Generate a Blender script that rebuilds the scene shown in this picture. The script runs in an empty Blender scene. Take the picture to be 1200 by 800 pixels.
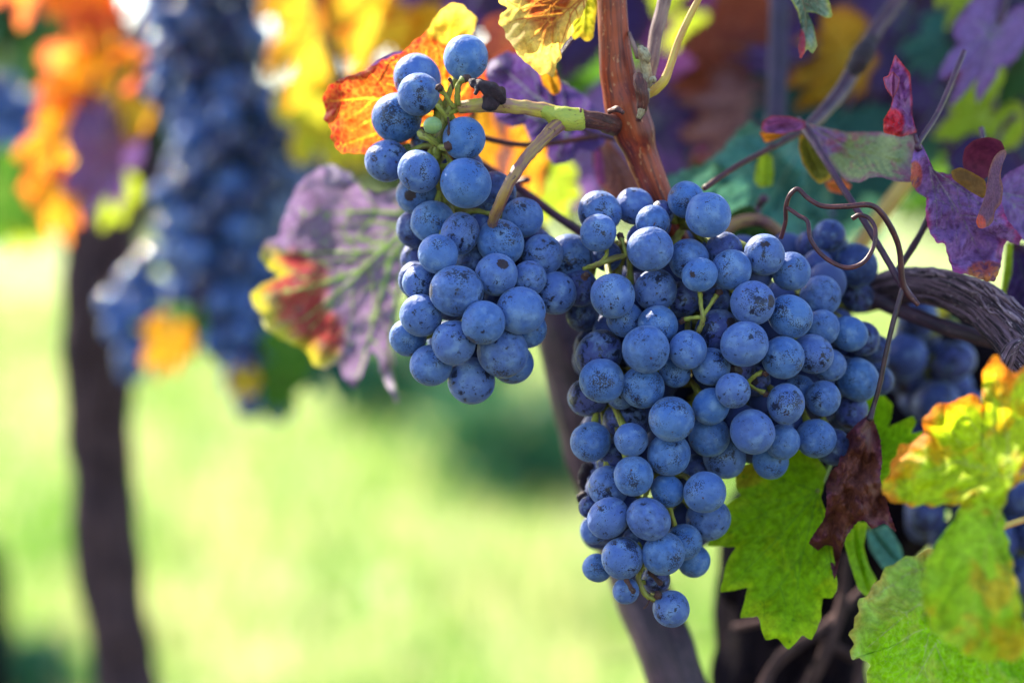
import bpy, bmesh, math, random
import numpy as np
from mathutils import Vector, Matrix, noise

random.seed(7)
np.random.seed(7)
R = math.radians
SC = bpy.context.scene
COL = SC.collection

# ------------------------------------------------------------------ camera, sky, sun, exposure
W, H = 1200.0, 800.0
LENS, SENSOR = 85.0, 36.0
F = LENS / SENSOR * W
TILT = 4.0
CAM = Vector((0, 0, 0.90))
FWD = Vector((0, math.cos(R(TILT)), -math.sin(R(TILT))))
UP = Vector((0, math.sin(R(TILT)), math.cos(R(TILT))))
RIGHT = Vector((1, 0, 0))
FOCUS = 0.674

cd = bpy.data.cameras.new('camera')
cam = bpy.data.objects.new('camera', cd)
COL.objects.link(cam)
cam.location = CAM
cam.rotation_euler = (R(90 - TILT), 0, 0)
cd.lens = LENS
cd.sensor_width = SENSOR
cd.sensor_fit = 'HORIZONTAL'
cd.clip_start = 0.01
cd.clip_end = 1000
cd.dof.use_dof = True
cd.dof.focus_distance = FOCUS
cd.dof.aperture_fstop = 4.9
cd.dof.aperture_blades = 0
SC.camera = cam

SUN_DIR = Vector((-0.46, 0.60, 0.66)).normalized()       # towards the sun
SUN_EL = math.asin(SUN_DIR.z)
SUN_AZ = math.atan2(SUN_DIR.x, SUN_DIR.y)
wd = bpy.data.worlds.new('World')
SC.world = wd
wd.use_nodes = True
wn = wd.node_tree.nodes
bg = wn['Background']
sky = wn.new('ShaderNodeTexSky')
sky.sky_type = 'NISHITA'
sky.sun_disc = False
sky.sun_elevation = SUN_EL
sky.sun_rotation = SUN_AZ
sky.air_density = 1.0
sky.dust_density = 1.2
sky.ozone_density = 2.0
wd.node_tree.links.new(sky.outputs[0], bg.inputs[0])
bg.inputs[1].default_value = 0.15
sd = bpy.data.lights.new('sun', 'SUN')
sd.energy = 4.5
sd.angle = R(0.53)
sd.color = (1.0, 0.90, 0.72)
sun = bpy.data.objects.new('sun', sd)
COL.objects.link(sun)
sun.rotation_euler = (-SUN_DIR).to_track_quat('-Z', 'Y').to_euler()
SC.view_settings.view_transform = 'Standard'
SC.view_settings.look = 'None'
SC.view_settings.gamma = 1
SC.view_settings.use_curve_mapping = False
SC.view_settings.exposure = 1.88
SC.render.engine = 'CYCLES'
SC.cycles.use_denoising = True
SC.cycles.max_bounces = 8
SC.cycles.transparent_max_bounces = 4
SC.cycles.sample_clamp_indirect = 6.0


def P(px, py, d):
    px, py, d = float(px), float(py), float(d)
    return CAM + d * (FWD + RIGHT * ((px - 600) / F) + UP * ((400 - py) / F))


# ------------------------------------------------------------------ object helpers
def tag(o, label=None, cat=None, group=None, kind=None):
    if label: o['label'] = label
    if cat: o['category'] = cat
    if group: o['group'] = group
    if kind: o['kind'] = kind
    return o


def empty(name, loc):
    o = bpy.data.objects.new(name, None)
    o.empty_display_size = 0.01
    COL.objects.link(o)
    o.location = loc
    return o


def mesh_obj(name, verts, faces, mat, parent=None, origin=None, smooth=True, attrs=None, uv=None):
    org = Vector(origin) if origin is not None else (parent.location.copy() if parent else Vector((0, 0, 0)))
    me = bpy.data.meshes.new(name)
    v = np.asarray(verts, dtype=np.float64) - np.array(org)
    me.from_pydata(v.tolist(), [], faces)
    if attrs:
        for k, a in attrs.items():
            at = me.attributes.new(k, 'FLOAT', 'POINT')
            at.data.foreach_set('value', np.asarray(a, dtype=np.float32))
    if uv is not None:
        at = me.attributes.new('tuv', 'FLOAT_VECTOR', 'POINT')
        at.data.foreach_set('vector', np.asarray(uv, dtype=np.float32).ravel())
    if smooth:
        me.polygons.foreach_set('use_smooth', [True] * len(me.polygons))
    me.materials.append(mat)
    me.update()
    o = bpy.data.objects.new(name, me)
    COL.objects.link(o)
    if parent:
        o.parent = parent
        o.location = org - parent.location
    else:
        o.location = org
    return o


# ------------------------------------------------------------------ node helpers
class NT:
    def __init__(self, name):
        self.m = bpy.data.materials.new(name)
        self.m.use_nodes = True
        self.t = self.m.node_tree
        self.n = self.t.nodes
        self.n.clear()
        self.out = self.n.new('ShaderNodeOutputMaterial')

    def link(self, a, b): self.t.links.new(a, b)

    def put(self, sock, v):
        if hasattr(v, 'is_linked') or isinstance(v, bpy.types.NodeSocket):
            self.link(v, sock)
        else:
            if isinstance(v, tuple) and len(v) == 3 and sock.type == 'RGBA':
                v = (*v, 1)
            sock.default_value = v

    def math(self, op, a, b=0.0, clamp=False):
        n = self.n.new('ShaderNodeMath'); n.operation = op; n.use_clamp = clamp
        self.put(n.inputs[0], a); self.put(n.inputs[1], b)
        return n.outputs[0]

    def mix(self, f, a, b, mode='MIX'):
        n = self.n.new('ShaderNodeMix'); n.data_type = 'RGBA'; n.blend_type = mode
        self.put(n.inputs[0], f); self.put(n.inputs[6], a); self.put(n.inputs[7], b)
        return n.outputs[2]

    def step(self, v, a, b):
        n = self.n.new('ShaderNodeMapRange'); n.interpolation_type = 'SMOOTHSTEP'
        self.put(n.inputs[0], v); n.inputs[1].default_value = a; n.inputs[2].default_value = b
        return n.outputs[0]

    def noise(self, vec, scale, detail=3.0, rough=0.55, dist=0.0):
        n = self.n.new('ShaderNodeTexNoise')
        self.put(n.inputs['Vector'], vec)
        n.inputs['Scale'].default_value = scale
        n.inputs['Detail'].default_value = detail
        n.inputs['Roughness'].default_value = rough
        n.inputs['Distortion'].default_value = dist
        return n.outputs[0]

    def voro(self, vec, scale, feature='F1'):
        n = self.n.new('ShaderNodeTexVoronoi'); n.feature = feature
        self.put(n.inputs['Vector'], vec); n.inputs['Scale'].default_value = scale
        return n.outputs['Distance']

    def attr(self, name, vec=False):
        n = self.n.new('ShaderNodeAttribute'); n.attribute_name = name
        return n.outputs['Vector'] if vec else n.outputs['Fac']

    def obj(self):
        return self.n.new('ShaderNodeTexCoord').outputs['Object']

    def rnd(self):
        return self.n.new('ShaderNodeObjectInfo').outputs['Random']

    def vadd(self, a, b):
        n = self.n.new('ShaderNodeVectorMath'); n.operation = 'ADD'
        self.put(n.inputs[0], a); self.put(n.inputs[1], b)
        return n.outputs[0]

    def vmul(self, a, b):
        n = self.n.new('ShaderNodeVectorMath'); n.operation = 'MULTIPLY'
        self.put(n.inputs[0], a); self.put(n.inputs[1], b)
        return n.outputs[0]

    def bump(self, h, strength, dist):
        n = self.n.new('ShaderNodeBump')
        n.inputs['Strength'].default_value = strength
        n.inputs['Distance'].default_value = dist
        self.put(n.inputs['Height'], h)
        return n.outputs[0]

    def bsdf(self, col, rough=0.5, spec=0.5, normal=None, sheen=0.0, sheen_tint=None, sss=0.0):
        n = self.n.new('ShaderNodeBsdfPrincipled')
        self.put(n.inputs['Base Color'], col)
        self.put(n.inputs['Roughness'], rough)
        self.put(n.inputs['Specular IOR Level'], spec)
        if normal is not None: self.put(n.inputs['Normal'], normal)
        if sheen:
            self.put(n.inputs['Sheen Weight'], sheen)
            n.inputs['Sheen Roughness'].default_value = 0.5
            if sheen_tint: self.put(n.inputs['Sheen Tint'], sheen_tint)
        return n.outputs[0]

    def finish(self, sh):
        self.link(sh, self.out.inputs[0])
        return self.m


# ------------------------------------------------------------------ materials
def grape_mat(name, skin, bloom_a, bloom_b, shine=0.0, thin_amt=0.30, bare=0.0):
    t = NT(name)
    o = t.obj()
    r = t.rnd()
    cmb = t.n.new('ShaderNodeCombineXYZ')
    t.put(cmb.inputs[0], t.math('MULTIPLY', r, 91.0))
    t.put(cmb.inputs[1], t.math('MULTIPLY', r, 57.0))
    t.put(cmb.inputs[2], t.math('MULTIPLY', r, 33.0))
    v = t.vadd(o, cmb.outputs[0])
    big = t.noise(v, 1.3, 3, 0.5)
    mid = t.noise(v, 3.2, 4, 0.6, 0.4)
    fine = t.noise(v, 15.0, 4, 0.62)
    r2 = t.math('FRACT', t.math('MULTIPLY', r, 7.7))
    r3 = t.math('FRACT', t.math('MULTIPLY', r, 23.1))
    cloud = t.noise(v, 0.9, 2, 0.5)
    # small specks that gather on one side of the berry
    gather = t.math('MULTIPLY', t.math('SUBTRACT', cloud, t.math('ADD', 0.50, t.math('MULTIPLY', r2, 0.10))), 0.75)
    speck = t.step(t.math('ADD', fine, gather), 0.58, 0.615)
    # round pin-prick lenticels
    pin = t.voro(v, 6.5)
    pins = t.math('SUBTRACT', 1.0, t.step(pin, 0.085, 0.125))
    # larger rubbed patches
    rub = t.step(t.math('ADD', t.math('ADD', mid, bare), t.math('ADD', t.math('MULTIPLY', gather, 0.45), t.math('MULTIPLY', t.math('SUBTRACT', r3, 0.5), 0.10))), 0.615, 0.645)
    # long scratch marks
    st = t.noise(t.vmul(v, (9.0, 2.2, 2.2)), 2.2, 3, 0.6, 1.2)
    scr = t.math('MULTIPLY', t.step(st, 0.66, 0.70), 0.8)
    # blossom end scar at +Z
    sep = t.n.new('ShaderNodeSeparateXYZ'); t.link(o, sep.inputs[0])
    zz = t.math('ADD', sep.outputs[2], t.math('MULTIPLY', t.math('SUBTRACT', t.noise(v, 9.0, 4, 0.65), 0.5), 0.085))
    scar = t.math('MULTIPLY', t.step(zz, 0.981, 0.992), t.step(t.math('FRACT', t.math('MULTIPLY', r, 17.3)), 0.58, 0.70))
    gone = t.math('MAXIMUM', t.math('MAXIMUM', speck, rub), t.math('MAXIMUM', pins, scr))
    bloom = t.mix(t.step(big, 0.3, 0.7), bloom_a, bloom_b)
    bloom = t.mix(t.math('MULTIPLY', t.step(t.noise(v, 40.0, 2, 0.6), 0.35, 0.75), 0.20), bloom, skin)
    # bloom thickness differs from berry to berry
    bloom = t.mix(t.math('MULTIPLY', r3, 0.28), bloom, (0.115, 0.085, 0.29) if not shine else bloom_a)
    pale = t.step(t.noise(t.vadd(v, (5.0, 9.0, 2.0)), 1.6, 3, 0.5), 0.48, 0.72)
    bloom = t.mix(t.math('MULTIPLY', pale, 0.50), bloom, (0.19, 0.29, 0.47) if not shine else bloom_b)
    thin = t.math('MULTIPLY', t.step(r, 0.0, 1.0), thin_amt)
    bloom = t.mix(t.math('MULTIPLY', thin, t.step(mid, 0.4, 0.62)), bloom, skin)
    col = t.mix(t.math('MULTIPLY', gone, 0.93), bloom, skin)
    brown = t.mix(fine, (0.035, 0.014, 0.022), (0.008, 0.004, 0.010))
    col = t.mix(scar, col, brown)
    # a few reddish-brown corky spots
    cork = t.step(t.noise(t.vadd(v, (11.0, 3.0, 7.0)), 2.6, 3, 0.55), 0.71, 0.74)
    col = t.mix(cork, col, (0.055, 0.018, 0.022))
    rough = t.math('SUBTRACT', 0.62 - shine, t.math('MULTIPLY', gone, 0.26 if shine == 0 else 0.07))
    hgt = t.math('SUBTRACT', t.math('MULTIPLY', big, 0.4), t.math('ADD', t.math('MULTIPLY', gone, 0.35), t.math('MULTIPLY', scar, -0.9)))
    nrm = t.bump(hgt, 0.16, 0.05)
    sh = t.bsdf(col, rough, 0.38 if shine == 0 else 0.75, nrm, 0.20, (0.55, 0.70, 1.0))
    return t.finish(sh)


def leaf_mat(name, lamina, margin, vein, halo=None, halo_w=3.0, spot=None, spot_amt=0.5, region=None, region_margin=None,
             trans=0.45, margin_lo=0.72, margin_hi=1.0, gloss=0.42, scale=1.0, gain=1.0, warm=(1.45, 1.35, 1.0)):
    t = NT(name)
    o = t.vadd(t.obj(), (random.random() * 9, random.random() * 9, 0.0))
    vd, er, rg = t.attr('vd'), t.attr('er'), t.attr('rg')
    n1 = t.noise(o, 38 * scale, 4, 0.55)
    n2 = t.noise(o, 480 * scale, 4, 0.62)
    n3 = t.noise(o, 95 * scale, 3, 0.6, 0.5)
    er2 = t.math('ADD', er, t.math('MULTIPLY', t.math('SUBTRACT', n1, 0.5), 0.55))
    er2 = t.math('ADD', er2, t.math('MULTIPLY', t.math('SUBTRACT', n3, 0.5), 0.30))
    mf = t.step(er2, margin_lo, margin_hi)
    a = lamina
    b = margin
    if region is not None:
        rgn = t.step(t.math('ADD', rg, t.math('MULTIPLY', t.math('SUBTRACT', n3, 0.5), 0.5)), 0.35, 0.65)
        a = t.mix(rgn, a, region)
        b = t.mix(rgn, b, region_margin or margin)
    col = t.mix(mf, a, b)
    if spot is not None:
        sf = t.math('MULTIPLY', t.step(t.math('ADD', t.math('MULTIPLY', n3, 0.6), t.math('MULTIPLY', n1, 0.4)), 0.50, 0.60), spot_amt)
        col = t.mix(sf, col, spot)
    if halo is not None:
        hf = t.math('SUBTRACT', 1.0, t.step(t.math('ADD', vd, t.math('MULTIPLY', t.math('SUBTRACT', n3, 0.5), halo_w * 0.9)), 0.8, halo_w))
        col = t.mix(hf, col, halo)
    # fine net of small veins
    net = t.voro(t.vadd(o, t.vmul(o, (0.3, 0.1, 0.2))), 420 * scale, 'DISTANCE_TO_EDGE')
    nf = t.math('MULTIPLY', t.math('SUBTRACT', 1.0, t.step(net, 0.0, 0.14)), 0.22)
    col = t.mix(nf, col, vein)
    vf = t.math('SUBTRACT', 1.0, t.step(vd, 0.55, 1.15))
    col = t.mix(t.math('MULTIPLY', vf, 0.85), col, vein)
    dark = t.mix(t.step(n2, 0.25, 0.75), (0.62, 0.62, 0.64), (1.12, 1.12, 1.1))
    col = t.mix(1.0, col, dark, 'MULTIPLY')
    if gain != 1.0:
        col = t.mix(1.0, col, (gain, gain, gain), 'MULTIPLY')
    hgt = t.math('ADD', t.math('MULTIPLY', n2, 0.35), t.math('ADD', t.math('MULTIPLY', n3, 0.5), t.math('MULTIPLY', vf, -0.6)))
    nrm = t.bump(hgt, 0.45, 0.0012)
    p = t.bsdf(col, gloss + 0.22, 0.14, nrm)
    tr = t.n.new('ShaderNodeBsdfTranslucent')
    if lamina[2] > lamina[1] * 1.2: warm = (1.15, 1.0, 1.25)
    tc = t.mix(1.0, col, warm, 'MULTIPLY')
    t.link(tc, tr.inputs[0])
    t.link(nrm, tr.inputs[1])
    ms = t.n.new('ShaderNodeMixShader')
    ms.inputs[0].default_value = trans
    t.link(p, ms.inputs[1]); t.link(tr.outputs[0], ms.inputs[2])
    return t.finish(ms.outputs[0])


def stem_mat(name, c1, c2, c3=None, stretch=18.0, scale=60.0, rough=0.45, bump=0.4, spec=0.4, streak=0.5, dist=0.001):
    """c1/c2 streaks along the stem, c3 flecks; 'tuv' = (around, along in metres, 0)."""
    t = NT(name)
    uv = t.attr('tuv', True)
    v = t.vmul(uv, (1.0, 1.0 / stretch, 1.0))
    s = t.noise(v, scale * 26, 5, 0.62, 0.3)
    m = t.noise(uv, scale * 2.2, 4, 0.6)
    f = t.math('ADD', t.math('MULTIPLY', s, streak), t.math('MULTIPLY', m, 1 - streak))
    col = t.mix(t.step(f, 0.41, 0.59), c1, c2)
    if c3 is not None:
        fl = t.step(t.noise(t.vmul(uv, (1.0, 0.45, 1.0)), scale * 22, 3, 0.6), 0.62, 0.67)
        col = t.mix(t.math('MULTIPLY', fl, 0.85), col, c3)
    nrm = t.bump(t.math('ADD', s, t.math('MULTIPLY', m, 0.4)), bump, dist)
    return t.finish(t.bsdf(col, rough, spec, nrm))


M = {}
M['grape'] = grape_mat('grape_skin', (0.004, 0.004, 0.020), (0.038, 0.118, 0.37), (0.075, 0.170, 0.41))
M['grape_shiny'] = grape_mat('grape_skin_shiny', (0.003, 0.006, 0.030), (0.024, 0.100, 0.40), (0.050, 0.140, 0.43), shine=0.49)
M['grape_painted_shade'] = grape_mat('grape_skin_painted_shade', (0.004, 0.004, 0.018), (0.016, 0.036, 0.17), (0.030, 0.055, 0.20), thin_amt=0.6, bare=0.05)  # darker copy of the grape skin: gap shade painted into the colour
M['grape_dark'] = grape_mat('grape_skin_ripe_dark', (0.003, 0.004, 0.020), (0.008, 0.022, 0.12), (0.016, 0.036, 0.15), shine=0.49)
t = NT('unripe_grape')
M['unripe'] = t.finish(t.bsdf(t.mix(t.noise(t.obj(), 5.0, 3), (0.25, 0.36, 0.10), (0.16, 0.26, 0.12)), 0.4, 0.4))
M['rachis'] = stem_mat('green_rachis', (0.30, 0.32, 0.045), (0.17, 0.13, 0.04), (0.09, 0.035, 0.02), 6, 60, 0.5, 0.5)
M['rachis_dark'] = stem_mat('corky_stub', (0.10, 0.04, 0.035), (0.04, 0.018, 0.02), (0.16, 0.11, 0.06), 3, 90, 0.7, 0.8)
M['peduncle'] = stem_mat('peduncle_skin', (0.48, 0.37, 0.055), (0.33, 0.16, 0.12), (0.12, 0.04, 0.02), 10, 40, 0.42, 0.35, streak=0.3)
M['peduncle_green'] = stem_mat('peduncle_joint_skin', (0.42, 0.42, 0.05), (0.32, 0.36, 0.05), (0.14, 0.07, 0.02), 4, 60, 0.45, 0.4)
M['lateral'] = stem_mat('lateral_skin', (0.17, 0.060, 0.070), (0.33, 0.19, 0.05), (0.06, 0.016, 0.016), 12, 40, 0.4, 0.35)
M['cane'] = stem_mat('red_cane_bark', (0.30, 0.042, 0.012), (0.105, 0.013, 0.009), (0.40, 0.16, 0.08), 22, 34, 0.40, 0.5, streak=0.65, dist=0.0006)
M['cane_dark'] = stem_mat('dark_spur_bark', (0.12, 0.028, 0.020), (0.045, 0.012, 0.012), (0.2, 0.09, 0.06), 8, 60, 0.5, 0.6)
M['mauve_cane'] = stem_mat('mauve_cane_bark', (0.075, 0.034, 0.056), (0.026, 0.012, 0.024), (0.13, 0.07, 0.09), 14, 40, 0.5, 0.5)
M['violet_cane'] = stem_mat('violet_cane_bark', (0.034, 0.016, 0.062), (0.016, 0.008, 0.034), (0.06, 0.03, 0.08), 14, 40, 0.55, 0.4)
M['dusky_cane'] = stem_mat('dusky_cane_bark', (0.10, 0.045, 0.06), (0.045, 0.018, 0.035), (0.16, 0.07, 0.07), 14, 40, 0.5, 0.4)
M['brown_shoot'] = stem_mat('brown_shoot_bark', (0.26, 0.15, 0.12), (0.13, 0.06, 0.06), (0.32, 0.22, 0.16), 14, 50, 0.5, 0.4)
M['yellow_petiole'] = stem_mat('yellow_petiole_skin', (0.58, 0.40, 0.06), (0.48, 0.22, 0.07), None, 10, 40, 0.4, 0.25)
M['tendril'] = stem_mat('tendril_skin', (0.10, 0.024, 0.028), (0.04, 0.011, 0.018), (0.2, 0.08, 0.06), 10, 90, 0.38, 0.3)
M['dark_tendril'] = stem_mat('dark_tendril_skin', (0.06, 0.020, 0.030), (0.025, 0.012, 0.02), None, 10, 90, 0.4, 0.3)
M['purple_petiole'] = stem_mat('purple_petiole_skin', (0.085, 0.026, 0.055), (0.036, 0.012, 0.030), (0.14, 0.05, 0.06), 10, 80, 0.42, 0.3)
M['green_petiole'] = stem_mat('green_petiole_skin', (0.24, 0.30, 0.04), (0.18, 0.24, 0.05), None, 10, 60, 0.45, 0.3)
M['bark'] = stem_mat('old_vine_bark', (0.22, 0.125, 0.175), (0.016, 0.007, 0.014), (0.46, 0.35, 0.37), 26, 58, 0.7, 1.0, streak=0.85, dist=0.003)
M['bark_string'] = stem_mat('loose_bark_string', (0.32, 0.21, 0.25), (0.07, 0.035, 0.05), (0.5, 0.4, 0.4), 20, 60, 0.7, 0.8)
M['bark_brown'] = stem_mat('vine_trunk_bark', (0.013, 0.007, 0.012), (0.004, 0.003, 0.007), (0.045, 0.024, 0.016), 16, 26, 0.9, 1.0, spec=0.08, streak=0.7, dist=0.004)
M['bark_mid'] = stem_mat('slim_trunk_bark', (0.115, 0.066, 0.068), (0.045, 0.026, 0.032), (0.16, 0.11, 0.10), 16, 26, 0.85, 1.0, spec=0.15, streak=0.6, dist=0.004)
M['bud'] = stem_mat('withered_bud_skin', (0.040, 0.016, 0.028), (0.014, 0.008, 0.014), (0.10, 0.06, 0.07), 1.5, 160, 0.6, 0.8)
M['bud_scale'] = stem_mat('bud_scale_skin', (0.42, 0.36, 0.22), (0.22, 0.15, 0.09), (0.05, 0.03, 0.02), 3, 110, 0.6, 0.6)

PURPLE = (0.105, 0.042, 0.215)
DPURPLE = (0.046, 0.018, 0.105)


def LM(name, **k):
    M[name] = leaf_mat(name, **k)
    return M[name]


LM('purple_leaf', lamina=PURPLE, margin=(0.10, 0.035, 0.09), vein=(0.16, 0.22, 0.16), spot=(0.075, 0.03, 0.075), spot_amt=0.6, trans=0.32)
LM('magenta_leaf', lamina=(0.17, 0.045, 0.20), margin=(0.20, 0.04, 0.10), vein=(0.2, 0.14, 0.2), spot=(0.09, 0.02, 0.11), spot_amt=0.5, trans=0.35)
LM('dark_purple_leaf', lamina=DPURPLE, margin=(0.075, 0.025, 0.07), vein=(0.10, 0.14, 0.14), spot=(0.03, 0.016, 0.05), spot_amt=0.6, trans=0.3)
LM('mauve_leaf', lamina=(0.215, 0.115, 0.32), margin=(0.20, 0.08, 0.26), vein=(0.22, 0.22, 0.24), spot=(0.12, 0.06, 0.13), spot_amt=0.4, trans=0.3)
LM('teal_leaf', lamina=(0.055, 0.19, 0.170), margin=(0.09, 0.22, 0.16), vein=(0.15, 0.26, 0.22), spot=(0.035, 0.10, 0.10), spot_amt=0.6, trans=0.28)
LM('dark_teal_leaf', lamina=(0.022, 0.085, 0.080), margin=(0.02, 0.085, 0.07), vein=(0.05, 0.14, 0.12), spot=(0.012, 0.05, 0.06), spot_amt=0.6, trans=0.28)
LM('dark_green_leaf', lamina=(0.025, 0.075, 0.018), margin=(0.05, 0.09, 0.015), vein=(0.09, 0.15, 0.05), spot=(0.06, 0.02, 0.012), spot_amt=0.6, trans=0.35)
LM('green_leaf', lamina=(0.055, 0.17, 0.020), margin=(0.09, 0.22, 0.02), vein=(0.16, 0.28, 0.06), trans=0.45)
LM('lime_leaf', lamina=(0.30, 0.43, 0.025), margin=(0.38, 0.44, 0.03), vein=(0.4, 0.5, 0.12), trans=0.5)
LM('yellow_leaf', lamina=(0.60, 0.42, 0.03), margin=(0.60, 0.20, 0.03), vein=(0.55, 0.52, 0.10), halo=(0.55, 0.50, 0.05), spot=(0.6, 0.25, 0.02), spot_amt=0.35, trans=0.6)
LM('yellow_green_leaf', lamina=(0.45, 0.46, 0.03), margin=(0.58, 0.42, 0.03), vein=(0.45, 0.5, 0.12), trans=0.55)
LM('orange_leaf', lamina=(0.58, 0.20, 0.02), margin=(0.58, 0.10, 0.03), vein=(0.6, 0.42, 0.05), halo=(0.66, 0.44, 0.03), spot=(0.52, 0.11, 0.02), spot_amt=0.55, trans=0.6)
LM('coral_leaf', lamina=(0.62, 0.16, 0.06), margin=(0.60, 0.10, 0.07), vein=(0.66, 0.40, 0.05), halo=(0.66, 0.40, 0.03), halo_w=4, trans=0.6)
LM('red_brown_leaf', lamina=(0.18, 0.038, 0.025), margin=(0.22, 0.05, 0.02), vein=(0.22, 0.10, 0.06), spot=(0.10, 0.02, 0.03), spot_amt=0.6, trans=0.4)
LM('rose_brown_leaf', lamina=(0.25, 0.11, 0.115), margin=(0.20, 0.06, 0.04), vein=(0.28, 0.16, 0.14), spot=(0.16, 0.05, 0.06), spot_amt=0.5, trans=0.35)
LM('amber_leaf', lamina=(0.48, 0.24, 0.015), margin=(0.42, 0.13, 0.02), vein=(0.45, 0.33, 0.05), spot=(0.3, 0.09, 0.02), spot_amt=0.5, trans=0.5)
# leaves near the focus
LM('purple_yellow_leaf', lamina=(0.225, 0.155, 0.275), margin=(0.27, 0.19, 0.33), vein=(0.20, 0.38, 0.10), spot=(0.105, 0.05, 0.13), spot_amt=0.55,
   region=(0.34, 0.04, 0.05), region_margin=(0.50, 0.50, 0.03), halo=(0.21, 0.27, 0.10), halo_w=1.7, trans=0.38, margin_lo=0.76, margin_hi=0.98)
LM('backlit_orange_leaf', lamina=(0.44, 0.075, 0.012), margin=(0.36, 0.022, 0.02), vein=(0.55, 0.42, 0.06), halo=(0.60, 0.32, 0.02), halo_w=3.6, spot=(0.22, 0.022, 0.010), spot_amt=0.8, region=(0.68, 0.50, 0.05), region_margin=(0.70, 0.50, 0.10), trans=0.62)
LM('cream_leaf', lamina=(0.34, 0.075, 0.025), margin=(0.72, 0.60, 0.16), vein=(0.42, 0.14, 0.06), halo=(0.60, 0.34, 0.05), halo_w=2.2, spot=(0.60, 0.34, 0.05), spot_amt=0.45, trans=0.6, margin_lo=0.42, margin_hi=0.70)
LM('violet_leaf', lamina=(0.088, 0.040, 0.19), margin=(0.15, 0.08, 0.25), vein=(0.15, 0.22, 0.19), halo=(0.12, 0.11, 0.18), halo_w=2.2, spot=(0.06, 0.028, 0.10), spot_amt=0.6, trans=0.3)
LM('folded_leaf', lamina=(0.27, 0.33, 0.15), margin=(0.26, 0.14, 0.19), vein=(0.28, 0.30, 0.16), spot=(0.34, 0.06, 0.16), spot_amt=0.65, region=(0.26, 0.14, 0.36), region_margin=(0.18, 0.09, 0.22), scale=2.0, trans=0.3)
LM('pink_flap_leaf', lamina=(0.36, 0.10, 0.26), margin=(0.30, 0.05, 0.06), vein=(0.2, 0.12, 0.2), spot=(0.16, 0.06, 0.17), spot_amt=0.6, trans=0.35)
LM('red_curl_leaf', lamina=(0.24, 0.085, 0.26), margin=(0.55, 0.05, 0.035), vein=(0.3, 0.16, 0.24), spot=(0.10, 0.03, 0.10), spot_amt=0.6, region=(0.60, 0.03, 0.05), region_margin=(0.80, 0.08, 0.03), trans=0.4, margin_lo=0.80, margin_hi=1.02)
LM('crimson_violet_leaf', lamina=(0.27, 0.125, 0.36), margin=(0.50, 0.06, 0.24), vein=(0.42, 0.30, 0.42), spot=(0.085, 0.020, 0.11), spot_amt=0.75, halo=(0.10, 0.10, 0.10), halo_w=1.8, region=(0.50, 0.10, 0.06), region_margin=(0.62, 0.24, 0.04), scale=2.4, trans=0.32, margin_lo=0.82, margin_hi=1.05)
LM('rust_edge_leaf', lamina=(0.15, 0.065, 0.13), margin=(0.26, 0.10, 0.07), vein=(0.3, 0.16, 0.16), spot=(0.15, 0.05, 0.09), spot_amt=0.6, region=(0.60, 0.07, 0.04), region_margin=(0.70, 0.10, 0.03), scale=2.4, trans=0.35)
LM('maroon_leaf', lamina=(0.115, 0.016, 0.042), margin=(0.16, 0.03, 0.05), vein=(0.16, 0.03, 0.05), trans=0.3)
LM('mustard_leaf', lamina=(0.20, 0.095, 0.025), margin=(0.28, 0.13, 0.02), vein=(0.24, 0.14, 0.04), trans=0.4)
LM('yellow_red_lobe', lamina=(0.20, 0.19, 0.03), margin=(0.50, 0.27, 0.02), vein=(0.2, 0.2, 0.05), spot=(0.16, 0.03, 0.06), spot_amt=0.7, trans=0.4)
LM('fresh_green_leaf', lamina=(0.20, 0.42, 0.006), margin=(0.30, 0.50, 0.010), vein=(0.15, 0.30, 0.02), spot=(0.36, 0.48, 0.010), spot_amt=0.45, halo=(0.12, 0.32, 0.008), halo_w=2.2, region=(0.36, 0.36, 0.015), region_margin=(0.40, 0.36, 0.02), trans=0.45)
LM('dry_leaf', lamina=(0.19, 0.060, 0.045), margin=(0.15, 0.035, 0.055), vein=(0.10, 0.03, 0.03), spot=(0.10, 0.025, 0.045), spot_amt=0.7, scale=1.8, trans=0.15, gloss=0.5)
LM('front_leaf', lamina=(0.42, 0.58, 0.012), margin=(0.72, 0.17, 0.012), vein=(0.40, 0.48, 0.08), spot=(0.66, 0.26, 0.012), spot_amt=0.55, region=(0.33, 0.56, 0.025), region_margin=(0.40, 0.58, 0.02), trans=0.48, margin_lo=0.80, margin_hi=1.05)
LM('front_pale_leaf', lamina=(0.34, 0.56, 0.10), margin=(0.60, 0.34, 0.10), vein=(0.40, 0.50, 0.20), spot=(0.44, 0.40, 0.09), spot_amt=0.5, region=(0.28, 0.58, 0.008), region_margin=(0.34, 0.60, 0.01), trans=0.4, margin_lo=0.86, margin_hi=1.1)
LM('teal_red_leaf', lamina=(0.17, 0.26, 0.22), margin=(0.30, 0.34, 0.08), vein=(0.30, 0.14, 0.14), spot=(0.22, 0.12, 0.16), spot_amt=0.5, region=(0.42, 0.04, 0.09), region_margin=(0.45, 0.05, 0.05), trans=0.35)


# ------------------------------------------------------------------ geometry builders
def catmull(pts, rad, sub=8):
    P4 = [pts[0] * 2 - pts[1]] + list(pts) + [pts[-1] * 2 - pts[-2]]
    R4 = [rad[0]] + list(rad) + [rad[-1]]
    out, ro = [], []
    for i in range(1, len(P4) - 2):
        p0, p1, p2, p3 = P4[i - 1:i + 3]
        for k in range(sub):
            u = k / sub
            out.append(0.5 * ((2 * p1) + (p2 - p0) * u + (2 * p0 - 5 * p1 + 4 * p2 - p3) * u * u + (3 * p1 - p0 - 3 * p2 + p3) * u ** 3))
            s = u * u * (3 - 2 * u)
            ro.append(R4[i] * (1 - s) + R4[i + 1] * s)
    out.append(P4[-2]); ro.append(R4[-2])
    return out, ro


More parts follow.
